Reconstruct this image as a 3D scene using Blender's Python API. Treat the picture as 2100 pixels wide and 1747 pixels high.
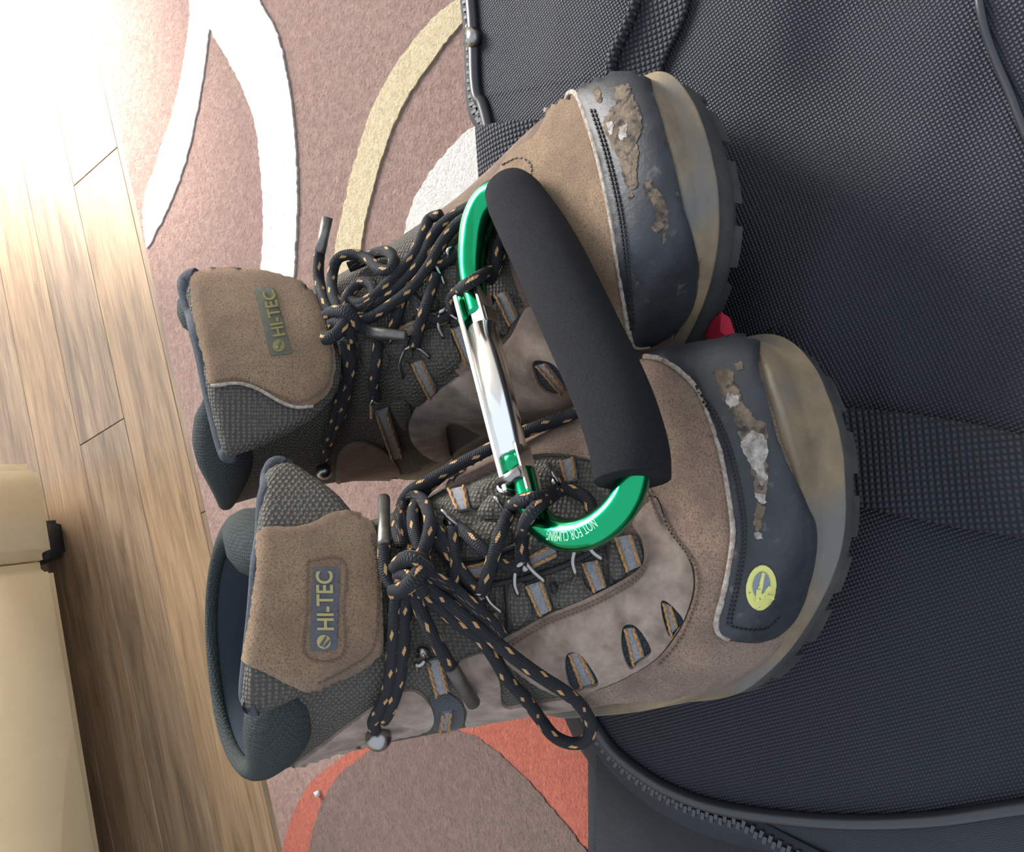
import bpy, bmesh, math, random
import numpy as np
from mathutils import Vector, Matrix
from mathutils.bvhtree import BVHTree
from mathutils.geometry import delaunay_2d_cdt
for o in list(bpy.data.objects): bpy.data.objects.remove(o)
SC=bpy.context.scene; COL=SC.collection
rng=random.Random(7)
# ------------------------------------------------------------------ camera
CAMZ=.48; PITCH=math.radians(55); FPX=2017.0
cd=bpy.data.cameras.new('camera'); cam=bpy.data.objects.new('camera',cd); COL.objects.link(cam)
cd.sensor_fit='HORIZONTAL'; cd.sensor_width=36; cd.lens=36*FPX/2100; cd.clip_start=.01
R_=Vector((1,0,0)); F_=Vector((0,math.cos(PITCH),-math.sin(PITCH))); D_=Vector((0,-math.sin(PITCH),-math.cos(PITCH)))
# the phone was held sideways: picture right = real "down", picture up = real right
m=Matrix((D_,R_,-F_)).transposed().to_4x4(); m.translation=Vector((0,0,CAMZ)); cam.matrix_world=m
SC.camera=cam
CAM=Vector((0,0,CAMZ))
# ------------------------------------------------------------------ view, sky, lights
vs=SC.view_settings; vs.view_transform='Standard'; vs.look='None'; vs.gamma=1; vs.exposure=EXPO=0.22; vs.use_curve_mapping=False
w=bpy.data.worlds.new('world'); SC.world=w; w.use_nodes=True
bg=w.node_tree.nodes['Background']; bg.inputs[0].default_value=(.80,.88,1,1); bg.inputs[1].default_value=1.12
def area(name,loc,target,sx,sy,power,col):
    l=bpy.data.lights.new(name,'AREA'); l.shape='RECTANGLE'; l.size=sx; l.size_y=sy; l.energy=power; l.color=col
    o=bpy.data.objects.new(name,l); COL.objects.link(o); o.location=loc
    o.rotation_euler=(Vector(target)-Vector(loc)).to_track_quat('-Z','Y').to_euler(); return o
area('window_daylight',(1.28,1.75,.95),(.1,.3,.05),1.3,1.0,150,(1,.97,.92))
SUN_DIR=Vector((-.62,-.50,-.60)).normalized()
sl=bpy.data.lights.new('sun','SUN'); sl.energy=80.0; sl.angle=math.radians(7); sl.color=(1,.96,.88)
so=bpy.data.objects.new('sun',sl); COL.objects.link(so); so.rotation_euler=SUN_DIR.to_track_quat('-Z','Y').to_euler()
# ------------------------------------------------------------------ helpers
def ray(px,py):
    v=R_*((1747-py)-873.5)+D_*(px-1050)+F_*FPX
    return v.normalized()
def at(px,py,z):
    d=ray(px,py); return CAM+d*((z-CAM.z)/d.z)
def depth_pt(px,py,dep):
    d=ray(px,py); return CAM+d*(dep/d.dot(F_))
def link(name,me,mat,parent=None):
    o=bpy.data.objects.new(name,me); COL.objects.link(o)
    if mat is not None:
        for m_ in (mat if isinstance(mat,(list,tuple)) else [mat]): me.materials.append(m_)
    if parent is not None: o.parent=parent
    return o
def root_off(parent):
    v=Vector((0,0,0))
    while parent is not None: v+=parent.location; parent=parent.parent
    return v
def mesh(name,verts,faces,mat,parent=None,smooth=True,uv=None,mats=None):
    off=root_off(parent)
    me=bpy.data.meshes.new(name); me.from_pydata([tuple(Vector(v)-off) for v in verts],[],faces); me.update()
    if smooth: me.polygons.foreach_set('use_smooth',[True]*len(me.polygons))
    if uv is not None:
        l=me.uv_layers.new(name='UVMap')
        for lo in me.loops: l.data[lo.index].uv=uv[lo.vertex_index]
    o=link(name,me,mat,parent)
    if mats is not None: me.polygons.foreach_set('material_index',mats)
    return o
def tag(o,label=None,cat=None,group=None,kind=None):
    if label: o['label']=label
    if cat: o['category']=cat
    if group: o['group']=group
    if kind: o['kind']=kind
    return o
def empty(name,loc):
    o=bpy.data.objects.new(name,None); COL.objects.link(o); o.location=loc; o.empty_display_size=.02; return o
def catmull(pts,n):
    pts=np.asarray(pts,float);k=len(pts);out=[]
    for t in np.linspace(0,k-1,n):
        i=min(int(t),k-2);u=t-i
        p1,p2=pts[i],pts[i+1];p0=pts[i-1] if i>0 else 2*p1-p2;p3=pts[i+2] if i+2<k else 2*p2-p1
        out.append(.5*((2*p1)+(-p0+p2)*u+(2*p0-5*p1+4*p2-p3)*u*u+(-p0+3*p1-3*p2+p3)*u**3))
    return np.array(out)
def resample(pts,step):
    pts=np.asarray(pts,float); d=np.r_[0,np.cumsum(np.linalg.norm(np.diff(pts,axis=0),axis=1))]
    n=max(2,int(d[-1]/step)+1); s=np.linspace(0,d[-1],n)
    return np.stack([np.interp(s,d,pts[:,i]) for i in range(pts.shape[1])],1)
def tube_data(pts,rad,ns=10,closed=False,flat=1.0,cap=True,up=None):
    P=[Vector(p) for p in pts]; n=len(P); V=[];Fc=[];UV=[]
    if not hasattr(rad,'__len__'): rad=[rad]*n
    prev=None; L=0
    for i in range(n):
        a=P[(i-1)%n] if (closed or i>0) else P[i]; b=P[(i+1)%n] if (closed or i<n-1) else P[i]
        t=(b-a); t=t.normalized() if t.length>1e-9 else Vector((0,0,1))
        if up is not None: nn=up-t*up.dot(t)
        elif prev is None: nn=t.orthogonal()
        else: nn=prev-t*prev.dot(t)
        if nn.length<1e-8: nn=t.orthogonal()
        nn.normalize(); prev=nn; bb=t.cross(nn)
        if i>0: L+=(P[i]-P[i-1]).length
        for k in range(ns):
            an=2*math.pi*k/ns
            V.append(P[i]+(nn*math.cos(an)*flat+bb*math.sin(an))*rad[i]); UV.append((L,k/ns))
    for i in range(n if closed else n-1):
        for k in range(ns):
            a=i*ns+k;b=i*ns+(k+1)%ns;c=((i+1)%n)*ns+(k+1)%ns;d=((i+1)%n)*ns+k
            Fc.append((a,b,c,d))
    if cap and not closed:
        Fc.append(tuple(range(ns-1,-1,-1)));Fc.append(tuple((n-1)*ns+k for k in range(ns)))
    return V,Fc,UV
def tube(name,pts,rad,mat,parent=None,n=None,**k):
    if n: pts=catmull(pts,n)
    if n and hasattr(rad,'__len__'): rad=np.interp(np.linspace(0,1,n),np.linspace(0,1,len(rad)),rad)
    V,Fc,UV=tube_data(pts,rad,**k); return mesh(name,V,Fc,mat,parent,uv=UV)
def join_tubes(name,lst,mat,parent=None):
    V=[];Fc=[];UV=[]
    for v,f,u in lst:
        b=len(V);V+=v;UV+=u;Fc+=[tuple(i+b for i in q) for q in f]
    return mesh(name,V,Fc,mat,parent,uv=UV)
def boxdata(c,ax,ay,az,bev=0):
    c=Vector(c);V=[c+ax*x+ay*y+az*z for x in(-1,1) for y in(-1,1) for z in(-1,1)]
    return V,[(0,1,3,2),(4,6,7,5),(0,4,5,1),(2,3,7,6),(0,2,6,4),(1,5,7,3)]
def rbox(name,lo,hi,mat,parent=None,bev=.003,seg=2,rot=0,pivot=None):
    bm=bmesh.new(); bmesh.ops.create_cube(bm,size=1)
    s=Vector(hi)-Vector(lo);c=(Vector(hi)+Vector(lo))/2
    for v in bm.verts: v.co=Vector((v.co.x*s.x,v.co.y*s.y,v.co.z*s.z))+c
    if bev: bmesh.ops.bevel(bm,geom=bm.edges[:],offset=bev,segments=seg,affect='EDGES',clamp_overlap=True)
    if rot: bmesh.ops.rotate(bm,verts=bm.verts,cent=pivot or c,matrix=Matrix.Rotation(rot,3,'Z'))
    off=root_off(parent)
    for v in bm.verts: v.co-=off
    me=bpy.data.meshes.new(name); bm.to_mesh(me); bm.free()
    me.polygons.foreach_set('use_smooth',[True]*len(me.polygons)); 
    try: me.shade_smooth_by_angle = None
    except Exception: pass
    return link(name,me,mat,parent)
# ------------------------------------------------------------------ materials
def mk(name,col,rough=.6,metal=0,col2=None,nscale=60,ncontrast=(.35,.65),bump=0,bscale=300,bdist=.001,weave=None,vor=None,coat=0,sheen=0,spec=.5,detail=6,
       col3=None,n3=(300,.55,.62)):
    m=bpy.data.materials.new(name); m.use_nodes=True; nt=m.node_tree; N=nt.nodes; Lk=nt.links; b=N['Principled BSDF']
    b.inputs['Roughness'].default_value=rough; b.inputs['Metallic'].default_value=metal; b.inputs['Specular IOR Level'].default_value=spec
    b.inputs['Coat Weight'].default_value=coat; b.inputs['Sheen Weight'].default_value=sheen; b.inputs['Base Color'].default_value=(*col,1)
    tc=N.new('ShaderNodeTexCoord'); co=tc.outputs['Object']; cur=None
    if col2 is not None:
        n=N.new('ShaderNodeTexNoise'); n.inputs['Scale'].default_value=nscale; n.inputs['Detail'].default_value=detail; n.inputs['Roughness'].default_value=.65; Lk.new(co,n.inputs['Vector'])
        r=N.new('ShaderNodeValToRGB'); r.color_ramp.elements[0].position=ncontrast[0]; r.color_ramp.elements[1].position=ncontrast[1]
        r.color_ramp.elements[0].color=(*col,1); r.color_ramp.elements[1].color=(*col2,1); Lk.new(n.outputs['Fac'],r.inputs['Fac']); cur=r.outputs['Color']
    if col3 is not None:
        n=N.new('ShaderNodeTexNoise'); n.inputs['Scale'].default_value=n3[0]; n.inputs['Detail'].default_value=4; Lk.new(co,n.inputs['Vector'])
        r=N.new('ShaderNodeValToRGB'); r.color_ramp.elements[0].position=n3[1]; r.color_ramp.elements[1].position=n3[2]; Lk.new(n.outputs['Fac'],r.inputs['Fac'])
        mx=N.new('ShaderNodeMix'); mx.data_type='RGBA'; Lk.new(r.outputs['Color'],mx.inputs['Factor'])
        if cur: Lk.new(cur,mx.inputs['A'])
        else: mx.inputs['A'].default_value=(*col,1)
        mx.inputs['B'].default_value=(*col3,1); cur=mx.outputs['Result']
    h=None
    if weave:   # (pitch, ex colour factor) woven cloth from two crossed sines along axes a and b
        p,axa,axb,lo=weave
        sp=N.new('ShaderNodeSeparateXYZ'); Lk.new(co,sp.inputs[0])
        def sine(terms,ph=0):
            acc=None
            for ax,k in terms:
                q=N.new('ShaderNodeMath'); q.operation='MULTIPLY'; Lk.new(sp.outputs[ax],q.inputs[0]); q.inputs[1].default_value=k*2*math.pi/p
                if acc is None: acc=q.outputs[0]
                else:
                    s_=N.new('ShaderNodeMath'); s_.operation='ADD'; Lk.new(acc,s_.inputs[0]); Lk.new(q.outputs[0],s_.inputs[1]); acc=s_.outputs[0]
            s=N.new('ShaderNodeMath'); s.operation='SINE'; Lk.new(acc,s.inputs[0]); return s.outputs[0]
        a=sine(axa); c=sine(axb)
        ml=N.new('ShaderNodeMath'); ml.operation='MULTIPLY'; Lk.new(a,ml.inputs[0]); Lk.new(c,ml.inputs[1])
        ab=N.new('ShaderNodeMath'); ab.operation='ABSOLUTE'; Lk.new(ml.outputs[0],ab.inputs[0]); h=ab.outputs[0]
        base=cur
        mx=N.new('ShaderNodeMix'); mx.data_type='RGBA'; Lk.new(h,mx.inputs['Factor'])
        mx.inputs['A'].default_value=(*[v*lo for v in col],1)
        if base: Lk.new(base,mx.inputs['B'])
        else: mx.inputs['B'].default_value=(*col,1)
        cur=mx.outputs['Result']
    if vor:     # knitted / spacer mesh
        sc,lo=vor
        v=N.new('ShaderNodeTexVoronoi'); v.inputs['Scale'].default_value=sc; v.inputs['Randomness'].default_value=.25; Lk.new(co,v.inputs['Vector'])
        iv=N.new('ShaderNodeMath'); iv.operation='MULTIPLY_ADD'; iv.inputs[1].default_value=-1.6; iv.inputs[2].default_value=1; iv.use_clamp=True; Lk.new(v.outputs['Distance'],iv.inputs[0]); h=iv.outputs[0]
        mx=N.new('ShaderNodeMix'); mx.data_type='RGBA'; Lk.new(h,mx.inputs['Factor']); mx.inputs['A'].default_value=(*[q*lo for q in col],1)
        if cur: Lk.new(cur,mx.inputs['B'])
        else: mx.inputs['B'].default_value=(*col,1)
        cur=mx.outputs['Result']
    if cur: Lk.new(cur,b.inputs['Base Color'])
    if bump:
        bp=N.new('ShaderNodeBump'); bp.inputs['Strength'].default_value=bump; bp.inputs['Distance'].default_value=bdist
        if h is None:
            n=N.new('ShaderNodeTexNoise'); n.inputs['Scale'].default_value=bscale; n.inputs['Detail'].default_value=5; n.inputs['Roughness'].default_value=.7; Lk.new(co,n.inputs['Vector']); h=n.outputs['Fac']
        Lk.new(h,bp.inputs['Height']); Lk.new(bp.outputs[0],b.inputs['Normal'])
    return m
def srgb(r,g,b):
    f=lambda c:(c/255/12.92 if c/255<=.04045 else ((c/255+.055)/1.055)**2.4); return (f(r),f(g),f(b))
AX0,AX1=[(0,.92),(1,.39)],[(0,-.39),(1,.92)]
M={}
M['suede']=mk('brown_suede',srgb(106,80,64),.95,col2=srgb(172,142,118),nscale=30,bump=1,bscale=1300,bdist=.0016,sheen=.3,spec=.1,col3=srgb(96,74,60),n3=(1500,.45,.7))
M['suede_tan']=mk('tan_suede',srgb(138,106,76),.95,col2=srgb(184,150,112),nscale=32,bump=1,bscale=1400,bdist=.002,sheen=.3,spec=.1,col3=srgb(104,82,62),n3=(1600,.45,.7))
M['suede_grey']=mk('taupe_suede',srgb(120,103,92),.95,col2=srgb(165,148,134),nscale=60,bump=.7,bscale=900,bdist=.0009,sheen=.2,spec=.15,col3=srgb(84,70,62),n3=(45,.52,.72))
M['fray']=mk('frayed_suede_edge',srgb(205,198,188),.95,col2=srgb(150,132,118),nscale=500,bump=1,bscale=1500,spec=.1)
M['mesh']=mk('grey_green_mesh',srgb(112,109,101),.85,vor=(640,.34),bump=.8,bdist=.0012,spec=.25)
M['mesh_fine']=mk('dark_slate_fabric',srgb(62,70,76),.9,vor=(900,.35),bump=.5,bdist=.0006,spec=.2,sheen=.2)
M['lining']=mk('dark_blue_grey_lining',srgb(50,58,68),.95,col2=srgb(54,60,66),nscale=40,bump=.5,bscale=1400,bdist=.0008,sheen=.0,spec=.1)
M['binding']=mk('charcoal_rib_binding',srgb(62,66,74),.8,bump=.7,bscale=1300,bdist=.001,col2=srgb(78,82,90),nscale=800,spec=.2)
M['guard']=mk('dark_slate_rubberised_leather',srgb(33,36,40),.5,col2=srgb(50,54,60),nscale=45,bump=.35,bscale=260,bdist=.001,spec=.4,col3=srgb(84,82,80),n3=(190,.64,.76))
M['scuff']=mk('scuffed_leather',srgb(88,78,68),.85,col2=srgb(126,112,96),nscale=160,bump=1,bscale=420,bdist=.0016,spec=.2,col3=srgb(60,56,56),n3=(260,.5,.62))
M['scuff_white']=mk('worn_through_leather',srgb(190,184,178),.8,col2=srgb(120,112,106),nscale=380,bump=1,bscale=500,bdist=.002)
M['rand']=mk('muddy_rubber_rand',srgb(104,92,76),.7,col2=srgb(140,124,98),nscale=26,bump=.5,bscale=420,bdist=.0009,spec=.3,col3=srgb(104,104,102),n3=(22,.46,.66))
M['outsole']=mk('dark_grey_rubber',srgb(44,46,48),.7,col2=srgb(70,70,66),nscale=30,bump=.4,bscale=300,bdist=.0008,spec=.3)
M['ribbon']=mk('grey_webbing',srgb(112,114,118),.8,bump=.8,bscale=1500,bdist=.0006,col2=srgb(140,142,146),nscale=900)
M['orange']=mk('orange_thread',srgb(190,142,86),.8,col2=srgb(140,98,58),nscale=900,bump=.6,bscale=1500)
M['steel']=mk('steel_wire',srgb(150,148,146),.28,1)
M['aglet']=mk('crimped_metal_tip',srgb(128,126,122),.4,.8,col2=srgb(90,88,84),nscale=120)
M['aglet_dark']=mk('tarnished_lace_tip',srgb(92,86,78),.5,.5,col2=srgb(70,66,60),nscale=120)
M['label']=mk('slate_label',srgb(64,65,72),.6,col2=srgb(76,77,84),nscale=300,bump=.3,bscale=900)
M['label2']=mk('olive_label',srgb(84,82,60),.6,col2=srgb(72,74,66),nscale=200,bump=.3,bscale=900)
M['letter']=mk('olive_gold_lettering',srgb(150,142,92),.6)
M['letter2']=mk('dull_gold_lettering',srgb(116,108,62),.6)
M['badge']=mk('pale_yellow_badge',srgb(196,196,112),.6,col3=srgb(96,92,60),n3=(420,.6,.68))
M['badge_grey']=mk('grey_badge_centre',srgb(112,120,130),.6)
M['stitch']=mk('brown_thread',srgb(92,74,60),.8)
M['stitch_b']=mk('black_thread',srgb(20,21,24),.7)
M['foam']=mk('black_foam',srgb(20,21,26),.9,bump=1,bscale=1700,bdist=.0012,spec=.25,col2=srgb(36,38,44),nscale=1500,sheen=.0)
M['green']=mk('green_anodised_metal',(.0,.32,.12),.2,1,coat=.4)
M['chrome']=mk('polished_aluminium',(.82,.82,.80),.17,1)
M['white_print']=mk('pale_green_engraving',srgb(150,225,180),.5)
M['bag']=mk('black_woven_nylon',srgb(42,48,63),.68,col2=srgb(52,57,70),nscale=7,weave=(.0030,AX0,AX1,.22),bump=.9,bdist=.0012,spec=.5)
M['bag_side']=mk('black_fine_nylon',srgb(38,44,53),.7,col2=srgb(58,64,72),nscale=18,weave=(.0018,AX0,AX1,.5),bump=.4,bdist=.0005,spec=.45)
M['webbing']=mk('black_webbing',srgb(54,61,74),.75,weave=(.0046,[(0,1),(1,.1)],[(0,-.1),(1,1)],.15),bump=1,bdist=.002,spec=.45)
M['piping']=mk('black_vinyl_piping',srgb(38,40,45),.32,spec=.6)
M['zip']=mk('dark_coil_zip',srgb(50,52,58),.35,spec=.6)
M['zip_tape']=mk('black_zip_tape',srgb(40,44,50),.8,bump=.5,bscale=1200,bdist=.0005)
M['red']=mk('red_cloth',srgb(196,34,62),.75,bump=.5,bscale=900,bdist=.0008,col2=srgb(170,24,50),nscale=120)
M['cream']=mk('cream_upholstery',srgb(240,226,184),.85,bump=.5,bscale=1200,bdist=.0006,col2=srgb(232,216,174),nscale=12,sheen=.2)
M['dark_plastic']=mk('black_plastic_foot',srgb(40,40,42),.5)
M['wall']=mk('matt_white_paint',srgb(225,222,215),.9,bump=.1,bscale=400)
def lace_mat():
    m=bpy.data.materials.new('black_orange_flecked_cord'); m.use_nodes=True; nt=m.node_tree;N=nt.nodes;L=nt.links;b=N['Principled BSDF']
    b.inputs['Roughness'].default_value=.75; b.inputs['Specular IOR Level'].default_value=.3
    tc=N.new('ShaderNodeTexCoord'); sp=N.new('ShaderNodeSeparateXYZ'); L.new(tc.outputs['UV'],sp.inputs[0])
    def mth(op,a,bb=None,c=None):
        q=N.new('ShaderNodeMath'); q.operation=op
        for i,v in enumerate((a,bb,c)):
            if v is None: continue
            if hasattr(v,'links'): L.new(v,q.inputs[i])
            else: q.inputs[i].default_value=v
        return q.outputs[0]
    u=sp.outputs[0]; v=sp.outputs[1]
    d1=mth('FRACT',mth('ADD',mth('MULTIPLY',u,75),mth('MULTIPLY',v,2.0)))    # fleck spacing
    f1=mth('LESS_THAN',d1,.30)
    d2=mth('FRACT',mth('ADD',mth('MULTIPLY',v,3.0),mth('MULTIPLY',u,-60)))
    f2=mth('LESS_THAN',d2,.24)
    k=mth('MULTIPLY',f1,f2)
    wv=mth('ABSOLUTE',mth('MULTIPLY',mth('SINE',mth('ADD',mth('MULTIPLY',u,3800),mth('MULTIPLY',v,12.566))),mth('SINE',mth('ADD',mth('MULTIPLY',u,3800),mth('MULTIPLY',v,-12.566)))))
    mx=N.new('ShaderNodeMix'); mx.data_type='RGBA'; L.new(wv,mx.inputs['Factor']); mx.inputs['A'].default_value=(*srgb(20,22,26),1); mx.inputs['B'].default_value=(*srgb(46,50,56),1)
    m2=N.new('ShaderNodeMix'); m2.data_type='RGBA'; L.new(k,m2.inputs['Factor']); L.new(mx.outputs['Result'],m2.inputs['A']); m2.inputs['B'].default_value=(*srgb(190,148,100),1)
    L.new(m2.outputs['Result'],b.inputs['Base Color'])
    bp=N.new('ShaderNodeBump'); bp.inputs['Strength'].default_value=.8; bp.inputs['Distance'].default_value=.0006; L.new(wv,bp.inputs['Height']); L.new(bp.outputs[0],b.inputs['Normal'])
    return m
M['lace']=lace_mat()
def wood(name,seed,base,dark,light):
    m=bpy.data.materials.new(name); m.use_nodes=True; nt=m.node_tree;N=nt.nodes;L=nt.links;b=N['Principled BSDF']
    b.inputs['Roughness'].default_value=.38; b.inputs['Specular IOR Level'].default_value=.5
    tc=N.new('ShaderNodeTexCoord'); mp=N.new('ShaderNodeMapping'); mp.inputs['Scale'].default_value=(3,30,3); mp.inputs['Location'].default_value=(seed*1.7,seed*.9,0); L.new(tc.outputs['Object'],mp.inputs['Vector'])
    n=N.new('ShaderNodeTexNoise'); n.inputs['Scale'].default_value=2.2; n.inputs['Detail'].default_value=8; n.inputs['Roughness'].default_value=.7; n.inputs['Distortion'].default_value=.8; L.new(mp.outputs[0],n.inputs['Vector'])
    r=N.new('ShaderNodeValToRGB'); e=r.color_ramp.elements; e[0].position=.3; e[0].color=(*dark,1); e[1].position=.72; e[1].color=(*light,1); q=e.new(.5); q.color=(*base,1); L.new(n.outputs['Fac'],r.inputs['Fac'])
    n2=N.new('ShaderNodeTexNoise'); mp2=N.new('ShaderNodeMapping'); mp2.inputs['Scale'].default_value=(12,260,12); L.new(tc.outputs['Object'],mp2.inputs['Vector']); L.new(mp2.outputs[0],n2.inputs['Vector']); n2.inputs['Scale'].default_value=2; n2.inputs['Detail'].default_value=4
    mx=N.new('ShaderNodeMix'); mx.data_type='RGBA'; mx.blend_type='MULTIPLY'; mx.inputs['Factor'].default_value=.5; L.new(r.outputs['Color'],mx.inputs['A'])
    r2=N.new('ShaderNodeValToRGB'); r2.color_ramp.elements[0].position=.35; r2.color_ramp.elements[0].color=(.45,.42,.4,1); r2.color_ramp.elements[1].position=.6; r2.color_ramp.elements[1].color=(1,1,1,1); L.new(n2.outputs['Fac'],r2.inputs['Fac']); L.new(r2.outputs['Color'],mx.inputs['B'])
    L.new(mx.outputs['Result'],b.inputs['Base Color'])
    bp=N.new('ShaderNodeBump'); bp.inputs['Strength'].default_value=.25; bp.inputs['Distance'].default_value=.0006; L.new(n2.outputs['Fac'],bp.inputs['Height']); L.new(bp.outputs[0],b.inputs['Normal'])
    return m
WOODS=[wood('oak_laminate_a',1,srgb(118,99,80),srgb(80,67,55),srgb(140,121,98)),wood('oak_laminate_b',5,srgb(110,93,77),srgb(77,65,54),srgb(130,113,94)),wood('oak_laminate_c',9,srgb(126,104,80),srgb(90,74,59),srgb(146,122,96))]
def pile(name,c1,c2):
    return mk(name,c1,1,col2=c2,nscale=180,bump=1,bscale=520,bdist=.005,sheen=.3,spec=.05,col3=tuple(v*.84 for v in c1),n3=(380,.5,.72))
M['rug_brown']=pile('brown_pile',srgb(152,118,108),srgb(178,144,132))
M['rug_white']=pile('ivory_pile',srgb(250,247,240),srgb(254,252,248))
M['rug_cream']=pile('cream_pile',srgb(222,202,160),srgb(238,222,184))
M['rug_orange']=pile('burnt_orange_pile',srgb(190,84,54),srgb(208,104,74))
M['rug_dark']=pile('chocolate_pile',srgb(112,84,74),srgb(136,106,94))
M['collar']=mk('dark_slate_padded_fabric',srgb(66,72,73),.92,vor=(760,.5),bump=.6,bdist=.0006,spec=.12)
# ------------------------------------------------------------------ floor of laminate planks
PA=math.radians(20); pu=Vector((math.cos(PA),math.sin(PA),0)); pv=Vector((-math.sin(PA),math.cos(PA),0))
RUGZ=.010
floor=rbox('floor',(-2.2,-1.2,-.06),(2.4,2.6,-.009),WOODS[1],None,0); tag(floor,kind='structure')
PW=.068; k0=int(-1.0/PW); planks={}
pr=random.Random(3)
row=0
for j in range(-14,32):
    y0=j*PW; x=-2.0+pr.uniform(0,.5)
    if y0>1.6 : break
    while x<1.7:
        Ln=pr.choice([.42,.55,.7,.85]); 
        c=pu*(x+Ln/2)+pv*(y0+PW/2)
        inrug=(c.y<.3 and abs(c.x)<.9)
        if not inrug:
            key=(Ln,pr.randrange(3))
            if key not in planks:
                bm=bmesh.new(); bmesh.ops.create_cube(bm,size=1)
                for v in bm.verts: v.co=Vector((v.co.x*(Ln-.0006),v.co.y*(PW-.0003),v.co.z*.009))
                bmesh.ops.bevel(bm,geom=[e for e in bm.edges if all(v.co.z>0 for v in e.verts)],offset=.0004,segments=1,affect='EDGES')
                me=bpy.data.meshes.new('plank'); bm.to_mesh(me); bm.free(); me.materials.append(WOODS[key[1]]); planks[key]=me
            o=bpy.data.objects.new('plank',planks[key]); COL.objects.link(o); o.parent=floor
            o.location=c+Vector((0,0,-.0045)); o.rotation_euler=(0,0,PA)
        x+=Ln
# ------------------------------------------------------------------ rug
re0=at(240,250,RUGZ); re1=at(580,1747,RUGZ); ru=(re0-re1).normalized(); rv=Vector((-ru.y,ru.x,0))
a0=re0+ru*1.1; a1=re1-ru*.9
def slab(name,poly,z0,z1,mat,parent=None,sub=None,jag=0):
    P=[Vector((p[0],p[1],0)) for p in poly]; n=len(P)
    V=[(p.x,p.y,z1) for p in P]+[(p.x,p.y,z0) for p in P]
    Fc=[tuple(range(n))]+[(i,n+i,n+(i+1)%n,(i+1)%n) for i in range(n)]
    me_=mesh(name,V,Fc,mat,parent,smooth=False)
    bm=bmesh.new(); bm.from_mesh(me_.data); bmesh.ops.recalc_face_normals(bm,faces=bm.faces); bmesh.ops.triangulate(bm,faces=[f for f in bm.faces if len(f.verts)>4]); bm.to_mesh(me_.data); bm.free()
    return me_
rug=slab('rug',[a1,a0,a0-rv*1.5,a1-rv*1.5],0,RUGZ,M['rug_brown']); tag(rug,'brown shag rug with ivory, cream and burnt orange curves under the bag','rug')
def inlay(name,pix,mat,z,closed=True,jag=.0007):
    w_=[at(x,y,RUGZ+z) for x,y in pix]
    w_=resample([(p.x,p.y) for p in w_+[w_[0]]],.003)[:-1]
    w_=[(p[0]+rng.uniform(-jag,jag),p[1]+rng.uniform(-jag,jag)) for p in w_]
    return slab(name,w_,RUGZ-.004,RUGZ+z,mat,rug)
def band(L,Rr,n=26): return [tuple(p) for p in catmull(L,n)]+[tuple(p) for p in catmull(Rr,n)[::-1]]
o=inlay('curved_band',band([(372,-160),(388,0),(383,80),(370,160),(350,240),(320,330),(292,420),(300,512)],[(440,-160),(432,0),(428,60),(420,130),(403,230),(380,330),(345,425),(300,512)]),M['rug_white'],.0012); o['label']='narrow ivory curve'
o=inlay('curved_band',band([(340,-160),(420,40),(460,110),(500,190),(523,260),(533,340),(539,450),(534,560),(520,760),(480,1000)],[(380,-260),(530,0),(565,60),(585,140),(600,240),(608,350),(608,450),(602,560),(585,760),(540,1000)]),M['rug_white'],.0016); o['label']='broad ivory curve'
o=inlay('curved_band',band([(1120,-130),(920,8),(850,80),(800,150),(760,230),(727,330),(705,420),(688,500),(680,620),(690,760)],[(1200,-110),(990,8),(900,105),(835,200),(795,285),(767,380),(745,470),(735,560),(735,640),(745,760)]),M['rug_cream'],.0016); o['label']='cream curve'
o=inlay('curved_band',band([(1100,180),(980,252),(920,305),(870,370),(840,430),(825,510),(820,590),(830,700)],[(1200,260),(1130,330),(1080,400),(1040,460),(1010,540),(1000,620),(1000,680),(1010,760)]),M['rug_white'],.0018); o['label']='wide ivory curve beside the bag'
o=inlay('curved_band',band([(1300,1380),(1100,1400),(900,1440),(780,1490),(700,1555),(640,1600),(600,1670),(575,1760),(560,1880)],[(1300,1880),(1260,1800),(1180,1716),(1130,1655),(1080,1600),(1010,1535),(950,1502),(860,1494),(800,1510)]),M['rug_orange'],.0014); o['label']='burnt orange ring'
o=inlay('disc',[tuple(p) for p in catmull([(740,1552),(800,1510),(860,1494),(950,1502),(1010,1535),(1080,1600),(1130,1655),(1180,1716),(1230,1800),(1240,1950),(900,2000),(620,1950),(632,1760),(650,1670),(690,1595),(740,1552)],60)][:-1],M['rug_dark'],.0024); o['label']='chocolate disc inside the orange ring'
fl=tube('lint_speck',[at(649,1622,RUGZ+.003),at(653,1632,RUGZ+.003)],.0022,M['rug_white'],None,ns=6); tag(fl,'tiny white speck of lint on the orange ring of the rug','lint')
# ------------------------------------------------------------------ cream sofa base
SA_=math.radians(17); su=Vector((math.cos(SA_),math.sin(SA_),0)); sv=Vector((-su.y,su.x,0))
sb=at(80,945,.03); sofa=empty('sofa',(sb.x,sb.y,0)); tag(sofa,'cream upholstered sofa base on the laminate floor, cut by the picture edge','sofa')
def sbox(name,u0,u1,v0,v1,z0,z1,mat,bev=.006):
    o=rbox(name,(sb.x+u0,sb.y+v0,z0),(sb.x+u1,sb.y+v1,z1),mat,sofa,bev,3,SA_,Vector((sb.x,sb.y,0))); return o
sbox('arm',-.0825,.0,0,.85,.028,.60,M['cream'],.008)
sbox('front_panel',-1.5,-.0845,-.004,.80,.030,.34,M['cream'],.010)
sbox('seat_cushion',-1.5,-.0865,.01,.78,.345,.46,M['cream'],.03)
sbox('backrest',-1.5,-.0865,.70,.90,.47,.80,M['cream'],.04)
sbox('foot',-.078,-.045,.030,.07,0,.0275,M['dark_plastic'],.004)
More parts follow.
